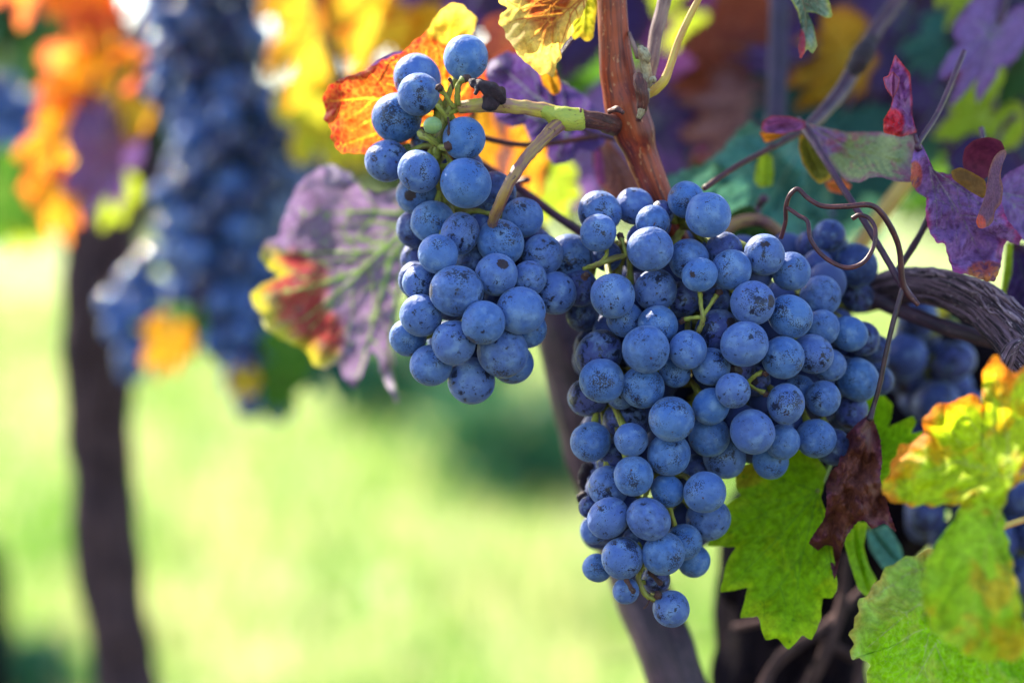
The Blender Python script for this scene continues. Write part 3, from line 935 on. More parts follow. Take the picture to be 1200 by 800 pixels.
def bunch(label, grapes, base, axis_px, nfill, seed, individual_fill, root_px, wings=()):
    rng = random.Random(seed)
    root = tag(empty('grape_bunch', P(*root_px)), label, 'grapes', 'ripe grape bunches on the vine')
    res, placed = solve_depth(grapes, base)
    fill = fillers(placed, base, nfill, 23, 2.6, rng)
    fill += fillers(placed + fill, base, nfill, 24, 6.0, rng, deep=0.095)
    if not individual_fill:
        fill += fillers(placed + fill, base, nfill, 25, 10.0, rng, deep=0.11)
    axis = [P(*a) for a in axis_px]
    ax, _ = catmull(axis, [0] * len(axis), 14)
    tb = TB()
    tb.add(axis, [.0026] + [.0021] * (len(axis) - 2) + [.0011], 8, 6, rough=.25, rough_scale=500)

    for w in wings:
        wa = [P(*a) for a in w]
        tb.add(wa, [.0018] * (len(wa) - 1) + [.001], 8, 6, rough=.25, rough_scale=500)
        ax = ax + catmull(wa, [0] * len(wa), 14)[0]

    def stem_to(p, r):
        tgt = p + Vector((0, 0, .006))
        near = min(ax, key=lambda a: (a - tgt).length + max(0, (p.z - a.z)) * .4)
        dirn = (near - p).normalized()
        s = p + dirn * r * .93
        mid = (s + near) / 2 + Vector((0, 0, .0015))
        tb.add([s, mid, near], [.00125, .00085, .0012], 6, 3)
        return -dirn
    order = sorted(range(len(res)), key=lambda i: -res[i][1])
    for i in range(len(res)):
        p, r = res[i]
        outw = stem_to(p, r)
        ms = BERRY_PAINTED_SHADE if grapes[i][3] >= 2.0 else BERRY  # back-layer berries take the skin with shade painted in
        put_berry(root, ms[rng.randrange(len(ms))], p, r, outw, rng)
    if individual_fill:
        for p, r in fill:
            put_berry(root, BERRY_PAINTED_SHADE[rng.randrange(3)], p, r, stem_to(p, r), rng)
    elif fill:
        vs, fs = [], []
        src = BERRY_FAR[1]
        sv = np.array([v.co[:] for v in src.vertices]); sf = [tuple(q.vertices) for q in src.polygons]
        for p, r in fill:
            stem_to(p, r)
            o = len(vs)
            vs += (sv * r + np.array(p)).tolist()
            fs += [tuple(k + o for k in q) for q in sf]
        hb = mesh_obj('inner_grapes', vs, fs, M['grape_painted_shade'], root, root.location)
        hb['kind'] = 'stuff'
    tb.build('stem', M['rachis'], root, root.location)
    return root, res


left_root, left_res = bunch('smaller grape bunch in front, hanging from the forked yellow stalk left of the red cane', LEFT, base_left,
                            [(520, 130, .690), (514, 165, .692), (512, 205, .694), (530, 260, .698), (552, 320, .700), (556, 380, .700), (555, 425, .695)], 22, 11, True, (668, 138, .682))
main_root, main_res = bunch('large dusty blue grape bunch hanging right of the red cane, the biggest and sharpest', MAIN, base_main,
                            [(795, 262, .705), (790, 290, .705), (800, 350, .706), (825, 430, .708), (800, 520, .706), (775, 600, .702), (764, 670, .694), (770, 700, .688)], 70, 12, False, (795, 262, .705),
                            wings=[[(800, 350, .706), (860, 350, .712), (930, 350, .722), (1000, 375, .735)], [(825, 430, .708), (880, 440, .71), (950, 450, .716), (985, 465, .722)], [(795, 300, .704), (740, 290, .702), (705, 285, .70)], [(830, 420, .708), (760, 440, .704), (705, 460, .70)]])

# unripe berry and the visible bits of green rachis on the smaller bunch
u = put_berry(left_root, berry_mesh('unripe_grape', 9, M['unripe'], 28, 18), P(506.8, 147, .677), 10.2 * .677 / F, Vector((0, -1, .2)), random.Random(1), name='unripe_grape')
u['label'] = 'tiny pale green unripe grape'
tb = TB()
for line in ([(541, 123, .683, 6), (527, 131, .684, 5.5), (519, 147, .685, 5), (514, 168, .686, 6), (511, 185, .687, 6), (515, 200, .690, 4)],
             [(536, 122, .681, 4), (536, 108, .679, 3.6), (538, 98, .678, 3.2), (543, 93, .677, 5)],
             [(532, 126, .681, 3), (522, 112, .679, 2.6), (516, 104, .678, 4.0)],
             [(524, 142, .682, 3), (519, 132, .679, 2.6), (512, 123, .678, 3.2)],
             [(514, 170, .683, 4), (502, 162, .682, 5), (492, 156, .684, 5.5)],
             [(516, 172, .682, 3.5), (522, 173, .679, 4.5), (526, 172, .678, 5.5)],
             [(512, 185, .684, 4), (505, 185, .682, 3), (499, 186, .681, 4)],
             [(516, 196, .685, 3.5), (524, 194, .683, 3.5), (531, 190, .682, 3.5)]):
    tb = TB()
    tube_px(tb, line, 10, 6, rough=.35, rough_scale=900)
    tb.build('rachis', M['rachis'], left_root, left_root.location)
tb = TB()
for line in ([(531, 105, .678, 1.0), (529, 96, .677, 1.2), (527, 93, .677, 2.4), (528, 96, .677, 1.2)], [(525, 138, .680, 1.0), (526, 147, .678, 1.0), (526, 156, .677, 2.2), (527, 160, .677, 1)],
             [(517, 105, .677, 4.5), (513, 101, .677, 5)], [(524, 172, .678, 5), (528, 170, .677, 5.6)], [(545, 92, .677, 5), (550, 92, .678, 4)]):
    tb = TB()
    tube_px(tb, line, 10, 5, rough=.4, rough_scale=1200)
    tb.build('corky_stub', M['rachis_dark'], left_root, left_root.location)

# visible green forks on the large bunch
tb = TB()
for line in ([(820, 342, .677, 3), (822, 362, .675, 2.6), (824, 374, .675, 3.2), (818, 390, .677, 3)], [(824, 370, .675, 2.8), (832, 358, .676, 2.6), (841, 344, .678, 3.4)],
             [(824, 372, .675, 2.6), (814, 372, .676, 2.6), (803, 374, .678, 3.2)], [(684, 315, .687, 2.6), (700, 310, .683, 3.4), (712, 305, .682, 4), (738, 298, .684, 3)],
             [(706, 307, .682, 3), (711, 298, .682, 2.5), (710, 290, .683, 3)], [(734, 300, .683, 2.6), (731, 288, .683, 2.3), (727, 276, .684, 3)],
             [(876, 448, .680, 3), (885, 440, .678, 2.8), (894, 436, .678, 3.8)], [(877, 450, .680, 2.2), (886, 456, .678, 2.0), (896, 460, .677, 3.6)],
             [(748, 634, .686, 3), (753, 660, .684, 3), (748, 678, .682, 3), (757, 696, .682, 3.6), (768, 702, .682, 4)], [(784, 590, .684, 3), (788, 606, .684, 2.8), (792, 620, .686, 3)],
             [(760, 570, .686, 2.6), (756, 582, .686, 2.8), (748, 592, .687, 3)]):
    tb = TB()
    tube_px(tb, line, 10, 6, rough=.35, rough_scale=900)
    tb.build('rachis', M['rachis'], main_root, main_root.location)
tb = TB()
for line in ([(733, 678, .676, 3.0), (738, 686, .675, 2.6), (743, 694, .675, 3.2)], [(760, 670, .682, 2.4), (768, 677, .680, 2.4), (775, 684, .679, 3.6)], [(770, 700, .680, 4), (772, 695, .679, 5)],
             [(895, 436, .677, 4), (899, 439, .677, 4)], [(896, 461, .677, 4), (901, 463, .677, 3.6)], [(841, 343, .677, 4), (845, 342, .678, 3.4)], [(688, 321, .683, 4), (684, 326, .684, 4)],
             [(802, 375, .678, 3.5), (797, 378, .679, 3)], [(726, 274, .684, 4), (728, 280, .684, 4)], [(761, 703, .681, 1.2), (757, 710, .68, 1.2), (754, 712, .68, 1.4)]):
    tb = TB()
    tube_px(tb, line, 10, 5, rough=.4, rough_scale=1200)
    tb.build('corky_stub', M['rachis_dark'], main_root, main_root.location)

# ------------------------------------------------------------------ stalk of the smaller bunch
tb = TB()
tube_px(tb, [(740, 151, .704, 12), (724, 148, .698, 12.5), (713, 145, .690, 12), (706, 143, .686, 10.6), (694, 141, .684, 10.2), (676, 138, .683, 12)], 20, 10, rough=.12, rough_scale=400)
tb.build('stalk', M['cane_dark'], left_root, left_root.location)
tb = TB()
tube_px(tb, [(690, 140, .683, 8), (680, 140, .683, 12.5), (665, 139, .682, 14.5), (652, 136, .682, 12), (640, 131, .682, 9), (625, 128, .682, 7)], 28, 8, rough=.16, rough_scale=330)
tb.build('joint', M['peduncle_green'], left_root, left_root.location)
tb = TB()
tube_px(tb, [(658, 135, .682, 9), (640, 130, .682, 9), (610, 126, .681, 8.8), (580, 123, .681, 8.6), (556, 124, .682, 8.2), (538, 126, .683, 7)], 28, 10, rough=.18, rough_scale=420, ridge=.10, ridge_n=6)
tb.build('peduncle', M['peduncle'], left_root, left_root.location)
tb = TB()
tube_px(tb, [(660, 142, .682, 9), (648, 152, .679, 8.2), (630, 170, .673, 6.8), (612, 191, .667, 6.4), (597, 215, .664, 6.4), (586, 238, .666, 6.6), (579, 255, .674, 6.4), (575, 270, .686, 5.4), (573, 290, .702, 4)], 28, 10, rough=.16, rough_scale=420, ridge=.14, ridge_n=6)
tb.build('lateral_stalk', M['lateral'], left_root, left_root.location)
tb = TB()
for line in ([(588, 119, .676, 6), (583, 111, .674, 9), (574, 105, .673, 10), (566, 101, .673, 8), (557, 98, .674, 7), (551, 94, .675, 3)], [(580, 124, .675, 8), (575, 120, .674, 9), (571, 112, .673, 7)], [(560, 99, .673, 5), (559, 106, .672, 3), (557, 111, .672, 2)]):
    tube_px(tb, line, 14, 7, rough=.5, rough_scale=520, ridge=.25)
tb.build('withered_bud', M['bud'], left_root, left_root.location)

# ------------------------------------------------------------------ red cane with its node and side shoots
CB = P(735, 140, .695)
cane = tag(empty('vine_cane', CB), 'sharp red-brown vine cane with a swollen node, running down behind the large bunch', 'cane')
tb = TB()
tube_px(tb, [(712, -90, .690, 17), (716, -20, .692, 17.2), (719, 40, .694, 18), (724, 90, .696, 21), (733, 125, .697, 25), (742, 152, .698, 24), (752, 182, .700, 19), (768, 222, .702, 17.5), (785, 265, .706, 17), (806, 320, .722, 16)], 48, 14, rough=.035, rough_scale=160, ridge=.035, ridge_n=9)
tb.build('cane', M['cane'], cane, CB)
tb = TB()
tube_px(tb, [(747, 88, .684, 6), (751, 104, .682, 8), (753, 122, .683, 7), (748, 142, .685, 3)], 14, 8, rough=.3, rough_scale=500)
tube_px(tb, [(714, 131, .684, 3), (722, 128, .680, 4), (730, 132, .678, 3)], 10, 6, rough=.3, rough_scale=500)
tb.build('bud_scar', M['cane_dark'], cane, CB)
tb = TB()
tube_px(tb, [(754, 112, .690, 6), (757, 98, .690, 8), (757, 84, .690, 7), (755, 70, .689, 6), (752, 60, .688, 5)], 12, 7, rough=.3, rough_scale=500)
tube_px(tb, [(748, 138, .684, 3), (752, 128, .683, 5), (757, 116, .684, 4), (760, 104, .685, 2)], 10, 6, rough=.3, rough_scale=500)
tb.build('bud', M['bud_scale'], cane, CB)
tb = TB()
tube_px(tb, [(750, 66, .688, 2), (752, 58, .686, 4.5), (757, 66, .685, 5), (760, 74, .686, 2.5)], 10, 6, rough=.7, rough_scale=900)
tube_px(tb, [(761, 98, .684, 2.5), (765, 92, .683, 3.5), (767, 96, .683, 2.5)], 10, 6, rough=.6, rough_scale=900)
tb.build('bud_tip', M['bud_scale'], cane, CB)
tb = TB()
tube_px(tb, [(760, 112, .688, 4), (768, 105, .687, 6), (778, 95, .686, 5.5), (786, 76, .686, 4.6), (795, 48, .686, 4.3), (808, 20, .686, 4.1), (824, -12, .686, 4), (840, -50, .686, 4)], 14, 10, rough=.06)
tb.build('petiole', M['yellow_petiole'], cane, CB)
tb = TB()
tube_px(tb, [(762, 90, .694, 6), (765, 66, .695, 8), (769, 40, .697, 8), (777, 8, .699, 8), (792, -50, .702, 8)], 16, 10, rough=.08)
tube_px(tb, [(748, 68, .69, 3.5), (742, 52, .69, 2.6), (737, 38, .692, 2)], 10, 6)
tb.build('side_shoot', M['brown_shoot'], cane, CB)

# ------------------------------------------------------------------ other canes of the near vine
def cane_thing(name, label, mat, pts, cat='cane', seg=20, sub=10, **k):
    tb = TB()
    tube_px(tb, pts, seg, sub, **k)
    return tag(tb.build(name, M[mat], origin=P(*pts[0][:3])), label, cat)


cane_thing('vine_cane', 'straight dark violet cane standing upright, right of the red cane', 'violet_cane', [(915, -80, .84, 11), (913, 0, .84, 11), (911, 80, .84, 11.5), (908, 150, .84, 12), (900, 260, .85, 12)], rough=.06)
o = empty('vine_cane', P(943, 152, .735))
tag(o, 'slanting brown cane with a black node, above the folded leaf', 'cane')
tb = TB()
tube_px(tb, [(1082, -60, .80, 9), (1052, 0, .79, 9), (1026, 36, .78, 8.5), (1004, 76, .77, 9.5), (985, 108, .76, 9), (962, 135, .745, 8), (944, 152, .735, 7)], 18, 10, rough=.08)
tb.build('cane', M['dusky_cane'], o, o.location)
tb = TB()
tube_px(tb, [(1022, 46, .77, 7), (1012, 62, .765, 12), (1003, 78, .765, 11), (996, 90, .765, 7)], 16, 8, rough=.3, rough_scale=300)
tb.build('node', M['bud'], o, o.location)
cane_thing('vine_cane', 'broad mauve old cane leaning behind the large bunch down to the bottom edge', 'mauve_cane', [(600, 230, .80, 18), (640, 330, .80, 25), (660, 400, .80, 31), (684, 490, .80, 33), (715, 590, .80, 32), (752, 690, .79, 33), (788, 780, .78, 33), (830, 900, .78, 34), (900, 1100, .78, 38)], seg=48, rough=.12, rough_scale=60, ridge=.10)
cane_thing('vine_cane', 'thin dark red cane crossing between the two grape bunches', 'purple_petiole', [(560, 190, .74, 5), (610, 222, .74, 5), (645, 248, .735, 5.5), (682, 274, .735, 5.5), (720, 300, .74, 5)], rough=.06)
cane_thing('vine_cane', 'reddish thin cane pointing up in the blurred yellow leaves', 'red_shoot' if 'red_shoot' in M else 'cane_dark', [(366, -40, 1.02, 9), (376, 20, 1.02, 9), (390, 70, 1.02, 8.5), (402, 110, 1.02, 8), (415, 150, 1.02, 7)], rough=.06)
cane_thing('vine_cane', 'slender grey-mauve cane under the old gnarled arm', 'mauve_cane', [(985, 338, .735, 8), (1020, 350, .730, 9), (1062, 366, .725, 9), (1110, 384, .718, 9.5), (1172, 402, .712, 9), (1250, 420, .705, 9)], rough=.08)
cane_thing('vine_cane', 'tan cane arching behind the blue grapes below the pale teal leaf', 'lateral', [(815, 300, .735, 8), (840, 280, .735, 9), (862, 262, .735, 8), (890, 258, .737, 7.5), (912, 272, .738, 7), (926, 292, .74, 7), (935, 320, .745, 7)], rough=.1)
cane_thing('vine_cane', 'orange-brown blurred cane slanting behind the tendril', 'yellow_petiole', [(1080, 190, .80, 9), (1045, 235, .80, 9.5), (1010, 285, .80, 9), (975, 340, .80, 9)], rough=.1)

# old gnarled arm of the vine
AO = P(1120, 350, .70)
arm = tag(empty('vine_cordon', AO), 'old gnarled grey-brown vine arm with stringy peeling bark at the right edge', 'vine')
ARM = [(985, 352, .755, 15), (1015, 346, .745, 19), (1045, 338, .735, 21), (1080, 335, .722, 20), (1115, 341, .712, 21.5), (1150, 357, .702, 24), (1180, 383, .694, 27), (1210, 415, .688, 31), (1245, 455, .684, 38), (1300, 520, .684, 44)]
tb = TB()
tube_px(tb, ARM, 96, 16, rough=.10, rough_scale=90, ridge=.13, ridge_n=17, seed=2)
tb.build('wood', M['bark'], arm, AO)
rng = random.Random(21)
cc, cr = catmull([P(a, b, d) for a, b, d, r in ARM], [r * d / F for a, b, d, r in ARM], 20)
tb = TB()
for i in range(95):                                          # loose strings of bark lying along the arm
    i0 = rng.randrange(30, len(cc) - 40)
    ln = rng.randrange(10, 38)
    ang = rng.uniform(-2.6, 0.9)
    pts, rad = [], []
    for k in range(0, ln, 4):
        j = min(i0 + k, len(cc) - 2)
        tg = (cc[j + 1] - cc[j]).normalized()
        n = (Vector((0, 0, 1)) - tg * tg.z).normalized()
        b = tg.cross(n)
        an = ang + 0.012 * k * rng.uniform(-.3, 1)
        lift = 1.02 + (0.05 if k in (0,) else 0) + rng.uniform(-.02, .05)
        pts.append(cc[j] + (n * math.cos(an) + b * math.sin(an)) * cr[j] * lift)
        rad.append(rng.uniform(.00022, .00075) * (0.4 if k == 0 else 1))
    if len(pts) > 2:
        rad[-1] *= .4
        tb.add(pts, rad, 6, 3, rough=.3, rough_scale=900)
tb.build('bark_strings', M['bark_string'], arm, AO)
tb = TB()
tube_px(tb, [(1196, 400, .672, 6), (1184, 412, .672, 8), (1178, 432, .674, 9), (1186, 450, .678, 6)], 16, 8, rough=.4, rough_scale=300, ridge=.2)
tb.build('knot', M['bark'], arm, AO)

# trunk of the near vine, low on the right
TO = P(930, 820, .86); TO.z = 0
trunk = tag(empty('grapevine', TO), 'dark thick vine trunk low on the right, behind the green leaf', 'vine')
tb = TB()
b0 = P(925, 900, .86)
tb.add([Vector((b0.x - .01, b0.y + .02, -.03)), Vector((b0.x, b0.y + .01, .35)), P(925, 950, .86), P(925, 850, .86), P(928, 760, .86), P(940, 680, .86), P(975, 600, .86), P(1040, 520, .86), P(1110, 450, .85), P(1180, 410, .83)],
       [.032, .028, .026, .026, .026, .029, .031, .029, .022, .016], 56, 12, rough=.16, rough_scale=45, ridge=.14, ridge_n=12, seed=4)
tb.build('trunk', M['bark_brown'], trunk, TO)
tb = TB()
tube_px(tb, [(850, 700, .85, 14), (880, 668, .85, 22), (930, 650, .85, 30), (1000, 640, .85, 30)], 24, 8, rough=.2, rough_scale=60, ridge=.1)
tube_px(tb, [(905, 770, .825, 7), (950, 745, .822, 8), (985, 705, .825, 7), (1010, 660, .83, 6)], 14, 8, rough=.25, rough_scale=120)
tube_px(tb, [(940, 810, .83, 9), (965, 760, .822, 9), (990, 700, .82, 8), (1005, 640, .83, 6)], 14, 8, rough=.25, rough_scale=120)
tb.build('spur', M['bark_brown'], trunk, TO)
for k, ln in enumerate(([(885, 820, .80, 6), (915, 770, .80, 7), (965, 735, .80, 6), (1012, 690, .81, 5)], [(930, 830, .81, 8), (962, 775, .80, 8), (985, 715, .80, 7), (992, 650, .80, 5)],
                        [(860, 735, .82, 4), (905, 728, .81, 5), (950, 742, .81, 5), (1000, 770, .81, 6)], [(1000, 830, .80, 6), (1010, 770, .80, 6), (1022, 720, .80, 5)])):
    tb = TB(); tube_px(tb, ln, 14, 8, rough=.25, rough_scale=140, ridge=.15)
    tb.build('twig', M['bark_mid'], trunk, TO)
tb = TB()
tube_px(tb, [(700, 775, 1.0, 1.3), (830, 745, 1.0, 1.3), (1000, 722, 1.0, 1.3), (1300, 690, 1.0, 1.3)], 8, 6)
tag(tb.build('trellis_wire', M['green_petiole'], origin=P(700, 775, 1.0)), 'thin greenish trellis wire strung behind the trunk', 'wire')
# dry twig tufts by the lower left of the large bunch
tb = TB()
tube_px(tb, [(694, 545, .70, 5), (686, 550, .70, 7), (682, 562, .70, 6), (684, 574, .70, 2)], 10, 6, rough=.6, rough_scale=500)
tube_px(tb, [(686, 578, .70, 4), (680, 582, .70, 4), (678, 588, .70, 2)], 10, 6, rough=.6, rough_scale=500)
tag(tb.build('dry_scrap', M['bud'], origin=P(690, 560, .70)), 'withered dark scrap of flower at the left rim of the large bunch', 'dry scrap')

# ------------------------------------------------------------------ tendril and hanging petioles
td = tag(empty('tendril', P(1057, 335, .685)), 'curly reddish-brown tendril looping above the gnarled arm', 'tendril')
tb = TB()
tube_px(tb, [(915, 279, .684, 2.6), (920.5, 260, .681, 2.6), (921.2, 242, .679, 2.7), (926, 228, .678, 2.8), (935, 221.6, .678, 2.8), (946.5, 232, .677, 2.8), (964, 241.5, .676, 3.0), (992.6, 241.8, .675, 3.2), (1018.5, 240.3, .676, 3.4), (1033, 250, .677, 3.6), (1047.5, 273.4, .679, 3.6), (1054.5, 296, .681, 3.5), (1057.3, 328, .683, 3.8), (1064, 344, .684, 4), (1076, 357, .684, 3)], 14, 10, rough=.1, rough_scale=500)
tb.build('main_coil', M['tendril'], td, td.location)
tb = TB()
tube_px(tb, [(922, 243, .679, 2.4), (935, 252, .677, 2.5), (946.5, 260, .675, 2.6), (949.4, 279, .673, 2.6), (961, 296.4, .672, 2.7), (978, 309, .671, 2.8), (995.4, 313.7, .670, 2.8), (1012.7, 306.5, .670, 2.7), (1024, 288, .671, 2.6), (1025.6, 268, .672, 2.6), (1018.5, 256, .674, 2.5), (1007, 252, .675, 2.6), (999, 256, .676, 3.0)], 14, 10, rough=.1, rough_scale=500)
tb.build('side_coil', M['tendril'], td, td.location)
cane_thing('withered_petiole', 'dark bare withered petiole knotted over the gnarled arm below the tendril', 'dark_tendril', [(1090, 252, .70, 4.5), (1078, 275, .70, 4), (1063, 300, .697, 4), (1048, 322, .694, 4)], 'petiole', rough=.2)

# ------------------------------------------------------------------ sharp and nearly sharp leaves
def pet(root, mat, pts, name='petiole'):
    tb = TB(); tube_px(tb, pts, 12, 8, rough=.08, rough_scale=500)
    return tb.build(name, M[mat], root, root.location)


# purple leaf with the yellow-red rim
S = 2.668
r_ = leaf_root('grape_leaf', P(486, 250, .770), 'purple leaf with green veins and a red and yellow rim, left of the smaller bunch')
ol = zpx([(540, 170), (500, 110), (430, 130), (390, 110), (350, 60), (280, 30), (240, 50), (190, 90), (150, 170), (125, 240), (130, 262), (90, 265), (62, 310), (80, 350), (130, 380), (70, 410), (33, 440), (45, 475), (70, 500), (75, 540), (130, 580), (210, 615), (235, 665), (270, 675), (310, 650), (325, 700), (360, 740), (385, 690), (410, 615), (430, 620), (450, 700), (480, 760), (500, 790), (495, 740), (480, 680), (490, 640), (475, 600), (500, 450), (540, 300), (600, 240)], 280, 180, S)
vn = [zpx(v, 280, 180, S) for v in ([(570, 190), (400, 180), (180, 190)], [(570, 200), (440, 305), (330, 308), (110, 310)], [(570, 200), (440, 310), (330, 420), (200, 520), (100, 540)], [(570, 200), (480, 320), (440, 450), (400, 600), (365, 720)], [(570, 200), (500, 400), (470, 600), (495, 770)], [(390, 360), (280, 400), (60, 450)])]
trace_blade(r_, M['purple_yellow_leaf'], ol, zpx([(400, 330)], 280, 180, S)[0], vn, .778, grad=(-.010, 0.004), wave=.012, pleat=.004, region=[(324, 335, 64, 44), (352, 392, 50, 46)], tooth=.008, vein_w=.013, second=True, seed=2)
pet(r_, 'purple_petiole', [(486, 250, .772, 4), (520, 236, .765, 4), (560, 226, .75, 4), (620, 210, .74, 4)])

# orange backlit leaf behind the top of the smaller bunch
r_ = leaf_root('grape_leaf', P(525, 150, .715), 'orange-red backlit leaf with yellow veins right behind the top grapes of the smaller bunch')
ol = zpx([(65, 470), (100, 400), (180, 360), (270, 330), (340, 290), (460, 240), (490, 200), (560, 150), (600, 80), (650, 30), (690, 12), (740, 30), (755, 60), (790, 70), (795, 110), (770, 160), (830, 300), (850, 420), (760, 540), (640, 620), (520, 660), (330, 700), (270, 720), (150, 715), (110, 650), (115, 600), (75, 560), (90, 510)], 360, 0, 4)
vn = [zpx(v, 360, 0, 4) for v in ([(680, 580), (450, 480), (280, 460), (80, 480)], [(680, 580), (640, 350), (700, 40)], [(680, 580), (400, 600), (140, 690)], [(680, 580), (520, 380), (400, 270)])]
trace_blade(r_, M['backlit_orange_leaf'], ol, (485, 110), vn, .715, grad=(.012, .010), wave=.009, pleat=.003, region=[(530, 25, 34, 26)], tooth=.012, seed=4, vein_w=.008)
fl = zpx([(268, 332), (330, 280), (400, 245), (455, 238), (470, 250), (440, 268), (390, 290), (345, 320), (320, 335)], 360, 0, 4)
trace_blade(r_, M['mauve_leaf'], fl, zpx([(370, 290)], 360, 0, 4)[0], [[(455, 62), (430, 82)]], .708, wave=.002, pleat=0, n=80, rings=10, tooth=.0, name='turned_edge', second=False, seed=5)
fl = zpx([(472, 248), (490, 200), (515, 190), (505, 220), (490, 250)], 360, 0, 4)
pet(r_, 'cane_dark', [(525, 150, .717, 3.5), (560, 160, .722, 3.5), (620, 170, .73, 3.5), (700, 160, .735, 3.5)])

# cream leaf at the top
r_ = leaf_root('grape_leaf', P(702, -20, .690), 'cream-edged leaf with a rusty middle hanging at the top, left of the red cane')
ol = [(708, -70), (600, -90), (584, -30), (586, -5), (583, 3), (597, 10), (586, 17), (584, 29), (592, 34), (592, 44), (600, 52), (606, 63), (614, 72), (625, 80), (633, 89), (640, 86), (649, 92), (652, 75), (659, 68), (655, 60), (664, 48), (673, 38), (671, 25), (682, 20), (690, -5), (712, -20)]
vn = [[(704, -25), (678, 1), (641, 33), (629, 86)], [(704, -25), (640, -20), (590, 5)], [(704, -25), (670, 15), (655, 60)], [(660, 17), (610, 22), (588, 30)]]
trace_blade(r_, M['cream_leaf'], ol, (648, 0), vn, .690, grad=(-.006, -.010), wave=.007, pleat=.004, tooth=.006, seed=6, vein_w=.010)
ol = [(672, -60), (666, 10), (668, 38), (673, 48), (679, 42), (687, 50), (695, 46), (698, 22), (704, -20), (706, -60)]
trace_blade(r_, M['yellow_green_leaf'], ol, (686, -5), [[(692, -50), (685, 0), (684, 40)]], .702, wave=.003, pleat=.002, n=120, rings=16, tooth=.0, seed=7, name='side_lobe')
pet(r_, 'yellow_petiole', [(702, -22, .690, 3.5), (715, -45, .692, 3.5), (722, -80, .694, 3.5)])
r_ = leaf_root('grape_leaf', P(640, 100, .715), 'small amber leaf tip showing below the cream-edged leaf')
trace_blade(r_, M['amber_leaf'], [(630, 80), (650, 78), (658, 100), (656, 110), (648, 112), (636, 100)], (645, 95), [[(640, 80), (650, 108)]], .715, wave=.002, n=60, rings=8, second=False, seed=8)
pet(r_, 'purple_petiole', [(640, 84, .716, 2), (660, 60, .72, 2), (690, 20, .72, 2)])

# violet leaf behind the stalk
r_ = leaf_root('grape_leaf', P(668, 140, .742), 'violet leaf with a pale green vein behind the forked yellow stalk')
ol = [(563, 112), (569, 89), (573, 73), (594, 60), (612, 66), (639, 89), (661, 98), (686, 112), (706, 132), (702, 154), (711, 166), (695, 179), (679, 175), (668, 190), (650, 194), (640, 182), (643, 172), (623, 168), (614, 145), (600, 150), (582, 140), (578, 127)]
vn = [[(672, 142), (625, 112), (580, 70)], [(672, 142), (630, 140), (570, 112)], [(672, 142), (660, 165), (650, 190)], [(672, 142), (690, 130), (704, 132)]]
trace_blade(r_, M['violet_leaf'], ol, (650, 135), vn, .745, grad=(.006, 0.004), wave=.010, pleat=.004, tooth=.010, seed=9, vein_w=.012)
pet(r_, 'purple_petiole', [(668, 140, .744, 3), (690, 155, .742, 3), (730, 165, .738, 3)])
r_ = leaf_root('grape_leaf', P(700, 160, .76), 'drooping brown-green leaf with a pink fold, left beside the red cane')
trace_blade(r_, M['rose_brown_leaf'], [(696, 150), (712, 162), (735, 190), (750, 220), (752, 250), (725, 250), (712, 225), (700, 215), (694, 190)], (722, 210), [[(700, 158), (722, 200), (735, 245)]], .76, wave=.008, n=100, rings=14, seed=10)
trace_blade(r_, M['pink_flap_leaf'], [(696, 170), (704, 172), (708, 195), (709, 218), (700, 216), (696, 200)], (702, 195), [[(700, 172), (704, 214)]], .75, wave=.003, n=60, rings=8, seed=11, name='turned_edge', second=False)
pet(r_, 'purple_petiole', [(700, 156, .762, 2.4), (712, 130, .765, 2.4), (720, 100, .77, 2.4)])

# pale teal leaf
r_ = leaf_root('grape_leaf', P(940, 165, .775), 'pale teal toothed leaf above the large bunch, with a red petiole across it')
ol = [(778, 208), (800, 200), (825, 192), (845, 177), (862, 156), (876, 142), (890, 150), (912, 158), (940, 150), (962, 180), (975, 235), (962, 300), (905, 315), (850, 290), (800, 262)]
vn = [[(943, 165), (880, 200), (790, 212)], [(943, 165), (900, 170), (870, 148)], [(943, 165), (900, 240), (850, 285)], [(943, 165), (945, 230), (930, 305)]]
trace_blade(r_, M['teal_leaf'], ol, (885, 225), vn, .785, grad=(.012, .0), wave=.012, pleat=.004, tooth=.02, tooth_len=.11, seed=12)
pet(r_, 'tendril', [(825, 221, .705, 3.6), (855, 200, .712, 3.6), (885, 183, .72, 3.5), (915, 168, .728, 3.6), (943, 152, .735, 4.5)])
r_ = leaf_root('grape_leaf', P(895, 185, .755), 'small lime-green leaf tip in front of the pale teal leaf')
trace_blade(r_, M['lime_leaf'], [(892, 178), (905, 182), (907, 205), (905, 218), (890, 220), (883, 212), (886, 195)], (896, 202), [[(896, 180), (896, 218)]], .755, wave=.003, n=60, rings=8, second=False, seed=13)
pet(r_, 'purple_petiole', [(896, 182, .756, 2), (905, 165, .75, 2), (925, 158, .745, 2)])

# folded leaf: green-mauve lamina, pink flap, yellow lobe
S = 5.4545
r_ = leaf_root('grape_leaf', P(943, 150, .722), 'folded leaf blotched green and mauve with a pink flap, lying level above the tendril')
ol = zpx([(330, 230), (420, 258), (520, 278), (600, 298), (720, 300), (850, 300), (960, 312), (1060, 328), (1040, 420), (1025, 520), (1030, 620), (920, 615), (830, 585), (760, 590), (700, 622), (610, 610), (560, 560), (480, 450), (400, 350), (345, 290)], 880, 100, S)
vn = [zpx(v, 880, 100, S) for v in ([(340, 240), (620, 400), (1030, 520)], [(340, 240), (620, 310), (1040, 350)], [(340, 240), (560, 480), (640, 600)])]
trace_blade(r_, M['folded_leaf'], ol, zpx([(680, 440)], 880, 100, S)[0], vn, .712, grad=(-.012, -.012), wave=.010, pleat=.003, region=[(958, 158, 34, 26)], tooth=.006, seed=14, vein_w=.007)
